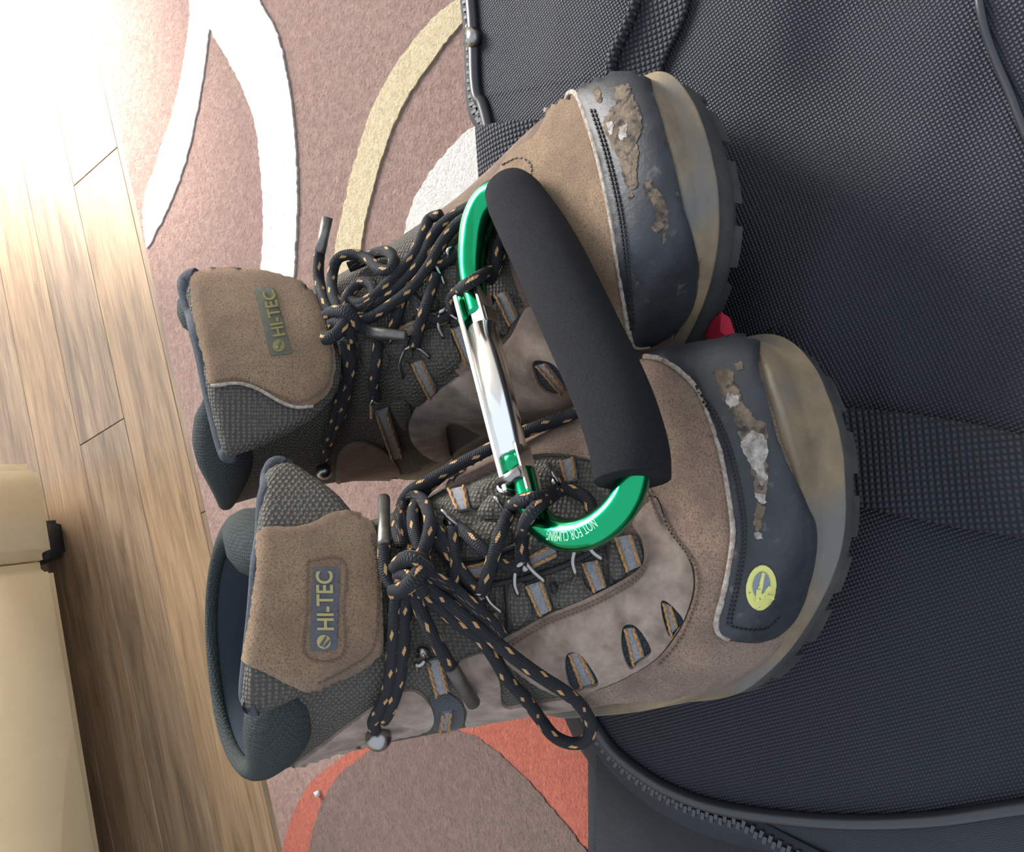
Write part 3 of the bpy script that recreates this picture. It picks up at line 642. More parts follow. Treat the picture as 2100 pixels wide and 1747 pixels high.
# ------------------------------------------------------------------ boot shell, sole, collar
def build_shell(B,root):
    nr,na=110,40
    Rw=catmull(B.tab,nr); g=[]
    for row in Rw:
        g.append([ringpt(row,math.pi*i/na,1) for i in range(na+1)]+[ringpt(row,math.pi*i/na,-1) for i in range(na-1,0,-1)])
    OL=np.array([(q[0],q[1]) for q in B.sole]+[(q[0],q[2]) for q in B.sole[::-1]])
    ycm=float(np.interp(.22,[q[0] for q in B.sole][::-1],[(q[1]+q[2])/2 for q in B.sole][::-1]))
    def conform(p):
        x,y,z=p; z=max(z,.0165+spring(x)) if x>.2 else z; p=(x,y,z); f=max(0,min(1,(.072-z)/.030)); f=f*f*(3-2*f)
        if f<=0: return p
        cx=min(max(x,.05),.215); yc=ycm if x>.12 else ycm*max(0,x-.02)/.1
        dx,dy=x-cx,y-yc; r=math.hypot(dx,dy)
        if r<1e-5: return p
        ux,uy=dx/r,dy/r; best=None
        # distance from (cx,yc) to the sole outline along (ux,uy)
        A=OL-np.array([cx,yc]); Bq=np.roll(A,-1,0); E=Bq-A; den=ux*E[:,1]-uy*E[:,0]
        with np.errstate(divide='ignore',invalid='ignore'):
            t=(A[:,0]*E[:,1]-A[:,1]*E[:,0])/den; q=(A[:,0]*uy-A[:,1]*ux)/den
        ok=(t>0)&(q>=0)&(q<=1)&np.isfinite(t)
        if not ok.any(): return p
        T=t[ok].max()-.0022; g_=max(0,min(1,(r/T-.35)/.4)); k=f*g_
        r2=r+(T-r)*k; return (cx+ux*r2,yc+uy*r2,z)
    g=[[conform(p) for p in r_] for r_ in g]
    m_=len(g[0]); V=[B.W(*p) for r_ in g for p in r_]; L=[p for r_ in g for p in r_]; Fc=[];mi=[]
    def put(f):
        Fc.append(f if B.k>0 else f[::-1]); c=[sum(L[i][k] for i in f)/len(f) for k in range(3)]
        li=(c[2]>.112 and c[0]<.118) or (c[2]>.10 and c[0]<.06)
        suede=(c[2]<.035+.05*max(0,1-abs(c[0]-.2)/.12)) or c[0]>.235 or (c[0]<.045 and c[2]<.10)
        mi.append(1 if suede else 0)
    for i in range(nr-1):
        for j in range(m_):
            a=i*m_+j;b=i*m_+(j+1)%m_; put((a,a+m_,b+m_,b))
    put(tuple(range(m_)))
    up=mesh('upper',V,Fc,[M['mesh'],M['suede'],M['collar']],root,mats=mi)
    up['label']='dark mesh upper'
    bvh=BVHTree.FromPolygons([tuple(v) for v in V],Fc)
    # collar: padded roll along the rim, open at the front, and the lining inside
    rim=g[-1]; P=[];rd=[];
    idx=[j for j in range(3,m_-2)]
    for j in idx:
        p=rim[j]; c=(rim[0][0]+rim[na][0])/2; cy=B.tab[-1][9]
        f=min(1,(min(j-3,m_-3-j)+2)/6); a_=180*min(j,m_-j)/na; r_=.0022*f+.001+.0105*math.exp(-((a_-52)/34)**2)*f
        dx,dy=c-p[0],cy-p[1]; dl=math.hypot(dx,dy)+1e-6; k=max(0,r_-.0022)
        P.append(B.W(p[0]+dx/dl*k,p[1]+dy/dl*k,p[2]-.4*k)); rd.append(r_)
    for _ in range(3):
        P=[P[0]]+[(P[i-1]+P[i]*2+P[i+1])/4 for i in range(1,len(P)-1)]+[P[-1]]
    Vt,Ft,Ut=tube_data(P,rd,ns=14); mesh('collar',Vt,Ft,M['collar'],root,uv=Ut)['label']='padded dark blue-grey collar'
    col=[c for c in root.children if c.name.startswith('collar')][-1]
    V=[];Fc=[]
    lev=[(.000,.955,0),(-.005,.91,.001),(-.016,.85,.003),(-.04,.78,.008),(-.09,.66,.014)]
    for dz,sc,dx in lev:
        cx=(rim[0][0]+rim[na][0])/2+dx; cy=B.tab[-1][9]
        for p in rim: V.append(B.W(cx+(p[0]-cx)*sc,cy+(p[1]-cy)*sc,p[2]+dz))
    for i in range(len(lev)-1):
        for j in range(m_):
            a=i*m_+j;b=i*m_+(j+1)%m_; f=(a,b,b+m_,a+m_); Fc.append(f if B.k>0 else f[::-1])
    Fc.append(tuple((len(lev)-1)*m_+j for j in range(m_)))
    mesh('lining',V,Fc,M['lining'],root)
    return up,bvh
def build_sole(B,root,bvh,border):
    so=B.sole; n_=len(so)
    Lp=[(s[0],s[1],1) for s in so]+[(s[0],s[2],-1) for s in so[::-1]]
    P=np.array([(a,b) for a,b,_ in Lp]); Nn=nrm2(P); n_=len(P)
    def toeh(x): return np.interp(x,[0,.05,.12,.20,.25,.285,.30],[.034,.031,.028,.030,.036,.046,.050])
    # the rand's upper border follows the line seen in the photo where it is visible
    inv=B.R.transposed(); known=[]
    for q in resample(np.array(border,float),12):
        h=bvh.ray_cast(CAM,ray(*q))
        if h[0] is None: continue
        l=inv@(h[0]-B.T)/B.S; known.append((int(np.argmin(((P-[l.x,l.y*B.k])**2).sum(1))),l.z))
    ki=sorted(known); idx=np.array([q[0] for q in ki]); zz=np.array([q[1] for q in ki])
    top=np.zeros(n_)
    for j in range(n_):
        if len(idx)==0: top[j]=toeh(P[j][0]); continue
        w=np.exp(-((idx-j)/2.5)**2)+1e-12; v=(w*zz).sum()/w.sum(); dmin=np.abs(idx-j).min(); b=max(0,min(1,(dmin-2)/10)); top[j]=v*(1-b)+(toeh(P[j][0])+.6*spring(P[j][0]))*b
    def levels(name,lv,mat,cap=True):
        V=[];Fc=[]
        for f in lv:
            for j in range(n_):
                o_,z=f(P[j][0],top[j]); V.append(B.W(P[j][0]+Nn[j][0]*o_,P[j][1]+Nn[j][1]*o_,z))
        for i in range(len(lv)-1):
            for j in range(n_):
                a=i*n_+j;b=i*n_+(j+1)%n_; q=(a,b,b+n_,a+n_); Fc.append(q)
        Fc.append(tuple(j for j in range(n_))[::-1]); Fc.append(tuple((len(lv)-1)*n_+j for j in range(n_)))
        o=mesh(name,V,Fc,mat,root); bm=bmesh.new(); bm.from_mesh(o.data); bmesh.ops.recalc_face_normals(bm,faces=bm.faces); bm.to_mesh(o.data); bm.free(); return o
    tr=lambda x:max(0,min(1,(x-.23)/.05))
    rand=levels('rand',[lambda x,h:(-.004,.013+spring(x)),lambda x,h:(-.0005+.0015*tr(x),.014+spring(x)),lambda x,h:(.0006+.0022*tr(x),.0160+spring(x)),lambda x,h:(.0008+.0024*tr(x),.0175+spring(x)),lambda x,h:(-.0004,.0192+spring(x)),
        lambda x,h:(-.0002,.0195+spring(x)+.5*max(.004,h-.0195-spring(x))),lambda x,h:(-.0003,h-.002),lambda x,h:(-.0010,h),lambda x,h:(-.006,h-.001)],M['rand'])
    rand['label']='muddy tan rubber rand'
    out=levels('outsole',[lambda x,h:(-.006,.0025+spring(x)),lambda x,h:(-.002,.003+spring(x)),lambda x,h:(.0004,.007+spring(x)),lambda x,h:(-.0002,.0145+spring(x)),lambda x,h:(-.006,.0155+spring(x))],M['outsole'])
    # lugs round the edge and across the tread
    d=np.r_[0,np.cumsum(np.linalg.norm(np.diff(np.vstack([P,P[:1]]),axis=0),axis=1))]; tot=d[-1]
    def atl(s):
        s%=tot; j=min(int(np.searchsorted(d,s,side='right')-1),n_-1); t=(s-d[j])/max(d[j+1]-d[j],1e-9); k=(j+1)%n_
        return P[j]*(1-t)+P[k]*t, Nn[j]*(1-t)+Nn[k]*t
    nl=30
    for i in range(nl):
        s0=i*tot/nl; s1=s0+tot/nl*.66; V=[];Fc=[]; K=5
        for k in range(K):
            p,nn=atl(s0+(s1-s0)*k/(K-1)); z=spring(p[0])
            tt=max(0,min(1,(p[0]-.245)/.03))
            for o_,zz in ((-.0006-.001*tt,.0095),(.0003-.0012*tt,.0065),(.0004-.002*tt,.0),(-.012,.0),(-.012,.0055)):
                V.append(B.W(p[0]+nn[0]*o_,p[1]+nn[1]*o_,zz+z))
        for k in range(K-1):
            for q in range(5):
                a=k*5+q;b=k*5+(q+1)%5; Fc.append((a,b,b+5,a+5))
        Fc.append((0,1,2,3,4));Fc.append(tuple((K-1)*5+q for q in (4,3,2,1,0)))
        o=mesh('lug',V,Fc,M['outsole'],out); bm=bmesh.new(); bm.from_mesh(o.data); bmesh.ops.recalc_face_normals(bm,faces=bm.faces); bm.to_mesh(o.data); bm.free()
        for pl in o.data.polygons: pl.use_smooth=False
    return rand,out
def build_tongue(B,root,outline,top_roll,prm,roll_r):
    """tongue slab: the outlined piece of a curved sheet, 11 mm thick"""
    x0,z0,x1,z1,cv,yc=prm; V=[];Fc=[]; nu,nv=30,40
    for i in range(nu+1):
        z=.06+.20*i/nu
        for j in range(nv+1):
            y=-.10+.20*j/nv; x=x0+(x1-x0)*(z-z0)/(z1-z0)-cv*(y-yc)**2-2.2*max(0,z-z1)**1.5*0
            V.append(B.W(x,y,z))
    for i in range(nu):
        for j in range(nv):
            a=i*(nv+1)+j; Fc.append((a,a+1,a+nv+2,a+nv+1))
    sheet=BVHTree.FromPolygons([tuple(v) for v in V],Fc)
    t=patch('tongue',outline,sheet,.0105,M['mesh'],root,base=-.0105,rnd=26,step=11); t['label']='padded mesh tongue'
    tb=combine(t)
    # close the back of the slab with the lining
    b=patch('tongue_lining',outline,sheet,.003,M['lining'],t,base=-.0145,rnd=10,step=16)
    tube_on('top_roll',top_roll,tb,-.001,roll_r,M['binding'],t,ns=10)
    return t,tb
def hook(B,root,bvh,apex,legs,lift=.0075,r=.00085):
    """wire lace hook: two legs spreading from a small plate under the lace"""
    P0,n0=hit(bvh,*apex); o=None
    pts=[]
    l1,l2=legs
    def lp(q,l): h,nn=hit(bvh,*q); return h+nn*l
    path=[lp(l1[-1],.0008)]
    if len(l1)>1: path=[lp(l1[1],.0035)]+[lp(l1[0],.0055)]
    else: path=[lp(l1[0],.0035)]
    a=P0+n0*lift; side=(lp(l1[0],0)-lp(l2[0],0)).normalized()*.0018
    path+= [a+side*1.0-n0*.0008,a+side*.4+n0*.0004,a-side*.4+n0*.0004,a-side-n0*.0008]
    if len(l2)>1: path+=[lp(l2[0],.0055),lp(l2[1],.0035)]
    else: path+=[lp(l2[0],.0035)]
    o=tube('lace_hook',path,r,M['steel'],root,n=28,ns=8)
    pl=tube('rivet',[P0+n0*.0005,P0+n0*.0022],.0024,M['steel'],o,ns=12)
    return o
# ================================================================== lower boot (right foot): "near" boot
ra=empty('hiking_boot',BA.W(0,0,0)); tag(ra,'brown suede hiking boot with yellow round badge on its toe, lower boot in the photo','boot','pair of hiking boots on the backpack')
upA,bvA=build_shell(BA,ra); build_sole(BA,ra,bvA,[(1550,705),(1562,800),(1582,855),(1612,960),(1640,1030),(1658,1085),(1652,1180),(1625,1250),(1590,1288),(1530,1345),(1470,1385),(1400,1412),(1300,1428),(1200,1440)])
sideA=[(1012,1322),(1070,1288),(1130,1256),(1190,1232),(1245,1206),(1295,1178),(1322,1150),(1318,1105),(1300,1070),(1345,1020),(1372,1085),(1415,1145),(1424,1200),(1408,1258),(1382,1302),(1345,1345),(1285,1380),(1225,1405),(1180,1425),(1120,1408),(1060,1370)]
slotsA=[[(1163,1338),(1185,1334),(1205,1352),(1228,1393),(1200,1403),(1176,1410),(1161,1375)],[(1278,1284),(1300,1278),(1322,1300),(1336,1332),(1312,1350),(1292,1365),(1276,1328)],[(1357,1230),(1376,1236),(1403,1268),(1392,1285),(1376,1303),(1361,1268)]]
p=patch('side_panel',sideA,bvA,.0018,M['suede_grey'],ra,holes=slotsA,base=.0006); p['label']='taupe suede side panel with three slots'
for q in slotsA: patch('slot_lining',q,bvA,.0004,M['mesh_fine'],ra,step=8,rnd=2)
for q in ([(1165,1338),(1192,1334),(1222,1394),(1190,1405)],[(1279,1287),(1302,1284),(1322,1340),(1296,1360)],[(1358,1233),(1378,1240),(1392,1283),(1374,1300)]): ribbon(q,bvA,ra,base=.0004)
vampA=[(918,1012),(932,985),(965,958),(1010,930),(1060,905),(1110,890),(1160,862),(1200,835),(1250,795),(1310,752),(1335,742),(1400,770),(1440,810),(1466,875),(1490,960),(1504,1050),(1506,1110),(1490,1195),(1470,1265),(1478,1300),(1540,1310),(1600,1300),(1560,1350),(1500,1392),(1420,1418),(1340,1428),(1260,1434),(1190,1440),(1180,1424),(1225,1406),(1285,1382),(1345,1347),(1384,1304),(1411,1258),(1428,1200),(1418,1143),(1375,1083),(1347,1018),(1302,1068),(1275,1010),(1240,958),(1180,938),(1120,936),(1060,948),(1000,970),(955,992)]
p=patch('vamp',vampA,bvA,.0022,M['suede'],ra,base=.0004,step=11); p['label']='rough brown suede vamp'
guardA=[(1330,738),(1400,722),(1470,708),(1546,692),(1552,760),(1572,830),(1602,940),(1640,1030),(1660,1080),(1652,1180),(1625,1250),(1590,1290),(1560,1303),(1512,1303),(1478,1294),(1470,1268),(1490,1195),(1507,1110),(1505,1050),(1491,960),(1467,875),(1440,810),(1400,768),(1352,744)]
ga=patch('toe_guard',guardA,bvA,.0034,M['guard'],ra,base=.0004,step=11); ga['label']='dark slate toe guard with scuffs and round yellow badge'
gbA=combine(ga)
tube_on('frayed_edge',[(1330,742),(1362,746),(1400,766),(1440,806),(1467,872),(1491,958),(1505,1048),(1507,1108),(1491,1193),(1470,1262),(1472,1288),(1490,1300)],bvA,.0026,.0011,M['fray'],ra,ns=7)
for off in (12,20): stitches([(1400+off,790),(1440+off,835),(1472+off,900),(1492+off,970),(1506+off,1050),(1509+off,1110),(1498+off,1190),(1482+off,1262),(1480+off,1285)],gbA,.0003,M['stitch_b'],ga)
stitches([(1500,1284),(1530,1290),(1570,1288),(1600,1262)],gbA,.0003,M['stitch_b'],ga)
stitches([(1350,1030),(1380,1090),(1424,1148),(1436,1200),(1418,1262),(1390,1312),(1350,1355)],bvA,.003,M['stitch'],ra)
stitches([(1340,1010),(1310,980),(1330,1010),(1362,1080)],bvA,.0026,M['stitch'],ra)
for off in (6,14): stitches([(1018+off*.3,1322+off),(1080,1286+off),(1140,1255+off),(1200,1232+off),(1262,1202+off),(1310+off*.5,1172+off*.6),(1334,1140)],bvA,.0026,M['stitch'],ra)
def scuff(pix,th=.0003,mat='scuff'): 
    P=[]
    for q in resample(np.array(pix+[pix[0]],float),4)[:-1]: P.append((q[0]+rng.uniform(-3.2,3.2),q[1]+rng.uniform(-3.2,3.2)))
    return patch('scuff',P,gbA,th,M[mat],ga,step=8,sharp=True,rnd=3)
scuff([(1462,762),(1480,752),(1500,758),(1512,790),(1522,820),(1548,860),(1572,868),(1574,900),(1560,930),(1578,960),(1572,1000),(1570,1040),(1562,1075),(1552,1100),(1545,1070),(1552,1030),(1545,980),(1530,930),(1520,900),(1500,850),(1475,800)])
scuff([(1492,806),(1512,812),(1518,828),(1500,838),(1490,824)],.0005,'scuff_white')
scuff([(1520,905),(1545,882),(1568,890),(1575,925),(1566,950),(1574,980),(1560,1000),(1545,960),(1525,930)],.0005,'scuff_white')
scuff([(1548,1010),(1572,1015),(1570,1032),(1552,1030)],.0005,'scuff_white')
scuff([(1548,1092),(1560,1090),(1566,1102),(1552,1106)],.0005,'scuff_white')
scuff([(1505,745),(1522,742),(1524,758),(1510,762)])
bd=patch('badge',ring_px((1560,1204),1,26,30,46,.14),gbA,.0006,M['badge'],ga,step=7,rnd=2); bd['label']='pale yellow oval badge'
bc=patch('badge_centre',ring_px((1560,1198),1,20,17,28,.14),gbA,.0004,M['badge_grey'],bd,base=.0006,step=7,rnd=2)
for q in ([(1550,1215),(1562,1170),(1568,1172),(1558,1218)],[(1556,1222),(1575,1196),(1579,1203),(1562,1226)],[(1547,1230),(1550,1205),(1556,1206),(1554,1232)],[(1552,1212),(1584,1218),(1583,1226),(1552,1220)]):
    patch('arrow_mark',q,gbA,.0004,M['badge'],bd,base=.0009,step=6,sharp=True,rnd=2)
# quarter panels near the ankle
p=patch('ankle_panel',[(600,1574),(660,1524),(730,1472),(765,1448),(800,1424),(838,1411),(868,1424),(888,1455),(886,1484),(860,1500),(800,1512),(760,1522),(690,1556)],bvA,.0018,M['suede_grey'],ra); p['label']='worn taupe ankle panel'
p=patch('quarter_panel',[(940,1362),(960,1345),(1000,1337),(1016,1360),(1026,1400),(1036,1446),(1100,1436),(1180,1427),(1188,1446),(1100,1461),(1000,1478),(955,1486),(958,1455),(946,1420)],bvA,.0018,M['suede_grey'],ra); p['label']='worn taupe quarter panel'
patch('seam_panel',[(880,1440),(895,1415),(930,1425),(950,1450),(945,1490),(895,1497),(885,1480)],bvA,.0008,M['mesh_fine'],ra)
for q in ([(875,1350),(906,1344),(922,1408),(893,1420)],[(906,1455),(928,1450),(922,1490),(898,1495)],
  [(1262,1103),(1298,1097),(1318,1158),(1286,1172)],[(1194,1156),(1228,1148),(1245,1202),(1218,1214)],[(1078,1202),(1114,1190),(1134,1248),(1106,1262)],[(988,1262),(1018,1253),(1034,1305),(1006,1316)],
  [(922,1012),(958,1004),(966,1046),(938,1052)],[(1028,978),(1040,974),(1046,1008),(1036,1014)],[(1150,950),(1180,942),(1186,985),(1160,992)]): ribbon(q,bvA,ra)
ribbon([(940,1168),(948,1196),(1012,1180),(1012,1150)],bvA,ra,base=.0025); ribbon([(1088,1140),(1096,1166),(1146,1142),(1140,1116)],bvA,ra,base=.0025)
# padded cells of the mesh between the ribbons
def pad(P,bvh,root,d=.0034,mat='mesh',base=.0): return patch('mesh_pad',P,bvh,.0012,M[mat],root,base=base,dome=d,step=9,rnd=7)
for P in ([(960,1085),(1000,1072),(1040,1080),(1050,1105),(1030,1140),(975,1155),(940,1150),(935,1110)],[(1040,1200),(1072,1190),(1082,1215),(1090,1262),(1050,1285),(1035,1250)],[(1140,1205),(1190,1180),(1200,1200),(1218,1222),(1150,1250),(1130,1225)],
  [(1250,1110),(1262,1106),(1285,1170),(1252,1192),(1240,1150)],[(980,1060),(1010,1010),(1060,1000),(1080,1020),(1040,1060)],[(900,1160),(930,1170),(920,1200),(890,1190)],[(965,1000),(1020,982),(1030,1000),(985,1040),(968,1040)],
  [(940,1215),(980,1210),(990,1240),(950,1262),(925,1245)],[(1060,1130),(1110,1060),(1150,1060),(1160,1110),(1090,1160),(1070,1170)],[(1048,980),(1140,955),(1150,990),(1080,1010),(1052,1010)],[(1300,1095),(1312,1110),(1320,1145),(1308,1150)]): pad(P,bvA,ra)
for c in ([(1134,1195),(1150,1240)],[(1040,1190),(1046,1290)],[(1248,1110),(1256,1196)],[(955,1205),(1030,1195),(1100,1180),(1180,1150),(1250,1110)],[(940,1150),(1010,1140),(1080,1110)]): tube_on('seam',c,bvA,.0012,.0012,M['stitch_b'],ra,ns=6)
# tongue
PRA=(.176,.125,.150,.175,5.5,-.002)
outA=[(597,934),(570,938),(549,950),(536,985),(527,1062),(518,1180),(508,1290),(500,1380),(496,1440),(503,1464),(530,1473),(580,1452),(645,1418),(720,1382),(775,1345),(800,1300),(805,1200),(800,1110),(775,1070),(728,1042),(690,1002),(640,964)]
tA,tbA=build_tongue(BA,ra,outA,[(596,936),(566,939),(545,955),(532,990),(524,1065),(515,1180),(505,1290),(497,1380),(492,1440),(500,1468),(530,1476)],PRA,.0026)
sp=patch('tongue_patch',[(538,1090),(600,1084),(640,1075),(680,1055),(716,1053),(750,1070),(770,1095),(778,1150),(782,1250),(775,1338),(720,1380),(650,1413),(600,1405),(560,1385),(510,1360),(507,1340),(522,1250),(532,1170)],tbA,.0024,M['suede_tan'],tA,rnd=6); sp['label']='tan suede tongue patch'
sbA=combine(sp)
lab=patch('logo_label',[(642,1164),(697,1163),(695,1240),(692,1331),(665,1336),(637,1333),(638,1250)],sbA,.0005,M['label'],sp,step=7,sharp=True,rnd=2); lab['label']='slate woven label lettered HI-TEC'
lb=combine(lab)
text_on('lettering','HI-TEC',lb,(684,1292),(-3,-120),(-34,0),.0006,M['letter'],lab,bold=.02)
patch('logo_disc',ring_px((664,1316),14.5,18),lb,.0004,M['letter'],lab,step=6,rnd=2)
for q in ([(655,1322),(668,1303),(671,1306),(660,1326)],[(662,1326),(676,1310),(678,1314),(667,1328)]): patch('logo_stroke',q,lb,.0003,M['label'],lab,base=.0004,step=5,sharp=True,rnd=1)
stitches([(632,1150),(705,1150),(706,1250),(702,1345),(628,1345),(630,1250),(632,1150)],sbA,.0002,M['stitch'],sp)
stitches([(760,1095),(772,1150),(775,1250),(765,1330),(715,1370),(650,1403)],sbA,.0002,M['stitch'],sp)
# eyelet ball by the ankle
h,nn=hit(bvA,775,1492)
bmb=bmesh.new(); bmesh.ops.create_uvsphere(bmb,u_segments=20,v_segments=12,radius=.0052); me=bpy.data.meshes.new('ankle_eyelet'); bmb.to_mesh(me); bmb.free(); me.polygons.foreach_set('use_smooth',[True]*len(me.polygons))
eo=link('ankle_eyelet',me,M['steel'],ra); eo.location=h+nn*.004-ra.location; eo['label']='domed metal ankle eyelet'
for ap,lg in (((1075,1160),([(1061,1195),(1066,1218)],[(1100,1172),(1121,1192)])),((988,1216),([(975,1250),(972,1272)],[(1010,1232),(1032,1252)])),((1200,1118),([(1180,1150),(1184,1176)],[(1222,1132),(1240,1146)])),
   ((925,1072),([(916,1052)],[(950,1090)])),((1030,1040),([(1018,1020)],[(1048,1062)])),((1148,990),([(1133,960)],[(1156,1008)])),((868,1335),([(858,1362)],[(884,1352)]))): hook(BA,ra,bvA,ap,lg)
# ================================================================== upper boot (left foot)
rb=empty('hiking_boot',BB.W(0,0,0)); tag(rb,'brown suede hiking boot with badly scuffed black toe, upper boot in the photo','boot','pair of hiking boots on the backpack')
upB,bvB=build_shell(BB,rb); build_sole(BB,rb,bvB,[(1318,150),(1336,215),(1354,270),(1376,355),(1392,430),(1410,490),(1424,545),(1420,600),(1402,645),(1370,685)])
slB=[[(915,870),(932,861),(962,875),(1012,905),(975,925),(930,936),(918,905)],[(1095,745),(1112,736),(1142,746),(1166,788),(1142,806),(1112,790)]]
p=patch('side_panel',[(838,872),(850,840),(880,814),(940,772),(1000,735),(1050,690),(1090,628),(1130,690),(1180,740),(1205,790),(1215,850),(1180,870),(1100,885),(1040,906),(960,932),(900,942),(852,912)],bvB,.0018,M['suede_grey'],rb,holes=slB,base=.0006); p['label']='taupe suede side panel with slots'
for q in slB: patch('slot_lining',q,bvB,.0004,M['mesh_fine'],rb,step=8,rnd=2)
ribbon([(1100,748),(1122,742),(1164,796),(1150,806)],bvB,rb,base=.0004)
p=patch('vamp',[(1030,350),(1060,312),(1100,287),(1122,250),(1132,228),(1148,212),(1190,200),(1214,255),(1237,330),(1256,400),(1271,500),(1282,590),(1286,694),(1240,740),(1190,745),(1130,688),(1092,625),(1062,545),(1030,475),(1008,400)],bvB,.0022,M['suede_tan'],rb,base=.0004,step=11); p['label']='suede vamp with sunlight painted in as tan'  # lighter suede than the other boot's vamp: sunlight put into the colour
guardB=[(1190,200),(1222,172),(1260,152),(1300,143),(1322,160),(1338,215),(1356,270),(1378,355),(1394,430),(1412,490),(1424,545),(1420,600),(1400,645),(1365,682),(1328,702),(1290,697),(1285,640),(1277,560),(1266,470),(1252,390),(1232,310),(1210,240)]
gb=patch('toe_guard',guardB,bvB,.0034,M['guard'],rb,base=.0004,step=11); gb['label']='black toe guard with peeled scuffs'
gbB=combine(gb)
tube_on('frayed_edge',[(1128,236),(1140,216),(1160,208),(1190,200),(1210,242),(1233,312),(1252,392),(1267,472),(1278,562),(1284,640),(1288,694),(1305,702),(1325,700)],bvB,.0026,.0011,M['fray'],rb,ns=7)  # frayed along the guard; the stretch before it is window light painted pale
for off in (12,19): stitches([(1200+off,225),(1222+off,290),(1243+off,370),(1259+off,450),(1270+off,540),(1278+off,620),(1282+off,680)],gbB,.0003,M['stitch_b'],gb)
stitches([(1040,345),(1075,330),(1100,345),(1095,380)],bvB,.0028,M['stitch'],rb)
def scuffB(pix,th=.0003,mat='scuff'):
    P=[]
    for q in resample(np.array(pix+[pix[0]],float),4)[:-1]: P.append((q[0]+rng.uniform(-3.2,3.2),q[1]+rng.uniform(-3.2,3.2)))
    return patch('scuff',P,gbB,th,M[mat],gb,step=8,sharp=True,rnd=3)
scuffB([(1262,178),(1290,172),(1296,195),(1312,225),(1318,260),(1305,290),(1312,310),(1305,340),(1308,380),(1300,392),(1285,380),(1270,330),(1250,290),(1238,262),(1240,240),(1262,215)])
scuffB([(1318,375),(1335,370),(1340,385),(1360,400),(1372,440),(1368,470),(1350,478),(1335,470),(1345,440),(1335,410),(1320,395)])
scuffB([(1214,180),(1225,176),(1236,200),(1230,212),(1218,200)]); scuffB([(1282,400),(1298,395),(1300,404),(1288,408)]); scuffB([(1358,480),(1366,478),(1364,500),(1356,505)])
scuffB([(1245,255),(1256,248),(1262,270),(1252,280)],.0005,'scuff_white'); scuffB([(1270,262),(1290,255),(1286,282),(1270,290)],.0005,'scuff_white')
# lateral eyestay strip, seen edge on beyond the laces
patch('eyestay',[(905,512),(925,480),(962,430),(1000,385),(1030,350),(1008,400),(975,450),(930,500)],bvB,.0022,M['suede_tan'],rb,step=8)
patch('ankle_panel',[(700,920),(740,905),(790,925),(820,970),(780,1000),(700,1010),(690,960)],bvB,.0018,M['suede'],rb)
for q in ([(845,742),(870,734),(897,796),(880,812)],[(928,674),(952,666),(978,730),(958,744)],[(1018,606),(1044,598),(1068,648),(1048,668)],[(770,842),(796,832),(826,930),(800,938)],[(905,478),(925,466),(935,500),(915,512)]): ribbon(q,bvB,rb)
ribbon([(820,672),(830,695),(880,665),(905,640)],bvB,rb,base=.0025)
for P in ([(860,690),(920,660),(928,690),(945,740),(900,775),(870,740)],[(820,740),(845,750),(875,812),(850,830),(825,800)],[(960,665),(1010,620),(1025,620),(1045,675),(985,725)],[(800,700),(840,690),(845,735),(810,735),(790,720)],[(745,700),(780,700),(800,745),(770,770),(745,745)],
  [(830,620),(880,600),(900,630),(850,660),(820,655)],[(960,500),(1010,480),(1030,520),(1000,580),(960,560)],[(800,830),(830,815),(845,850),(830,880)],[(900,560),(940,530),(950,570),(920,600)]): pad(P,bvB,rb)
for c in ([(850,655),(900,640),(960,600)],[(905,650),(915,735)],[(1008,610),(1030,690)],[(800,690),(850,670),(900,650)]): tube_on('seam',c,bvB,.0012,.0012,M['stitch_b'],rb,ns=6)
PRB=(.170,.125,.146,.175,5.5,.006)
outB=[(372,566),(400,552),(430,546),(480,545),(530,549),(580,562),(630,585),(665,625),(690,680),(698,740),(688,800),(650,850),(600,885),(540,915),(480,936),(460,938),(448,910),(435,860),(418,780),(405,700),(390,640)]
tB,tbB=build_tongue(BB,rb,outB,[(400,552),(372,562),(356,590),(378,632),(392,680),(402,760),(418,840),(434,900),(450,932),(480,938)],PRB,.0042)
sp=patch('tongue_patch',[(394,572),(402,560),(450,549),(510,546),(570,560),(630,590),(656,625),(672,670),(684,730),(680,780),(665,810),(640,830),(610,835),(570,820),(530,797),(490,786),(438,792),(425,740),(410,680),(398,620)],tbB,.0024,M['suede_tan'],tB,rnd=6); sp['label']='tan suede tongue patch'
sbB=combine(sp)
tube_on('frayed_edge',[(438,793),(490,787),(530,798),(570,821),(608,836),(640,831)],tbB,.0022,.0008,M['fray'],sp,ns=6)
lab=patch('logo_label',[(520,592),(560,590),(580,655),(598,725),(575,728),(554,730),(538,660)],sbB,.0005,M['label2'],sp,step=7,sharp=True,rnd=2); lab['label']='olive woven label lettered HI-TEC'
lb=combine(lab)
text_on('lettering','HI-TEC',lb,(585,688),(-23,-93),(-25,4),.0006,M['letter2'],lab,bold=.02)
patch('logo_disc',ring_px((572,709),12.5,18),lb,.0004,M['letter2'],lab,step=6,rnd=2)
patch('logo_stroke',[(566,715),(575,698),(578,701),(571,718)],lb,.0003,M['label2'],lab,base=.0004,step=5,sharp=True,rnd=1)
stitches([(660,640),(676,700),(678,760),(660,800),(610,825),(560,806),(490,778),(440,782)],sbB,.0002,M['stitch'],sp)
for ap,lg in (((850,705),([(830,735),(832,764)],[(872,710),(888,728)])),((925,640),([(912,668),(918,690)],[(942,648),(958,660)])),((770,800),([(762,842)],[(778,812)])),((905,545),([(880,525)],[(922,588)])),((942,528),([(935,515)],[(922,548)]))): hook(BB,rb,bvB,ap,lg)
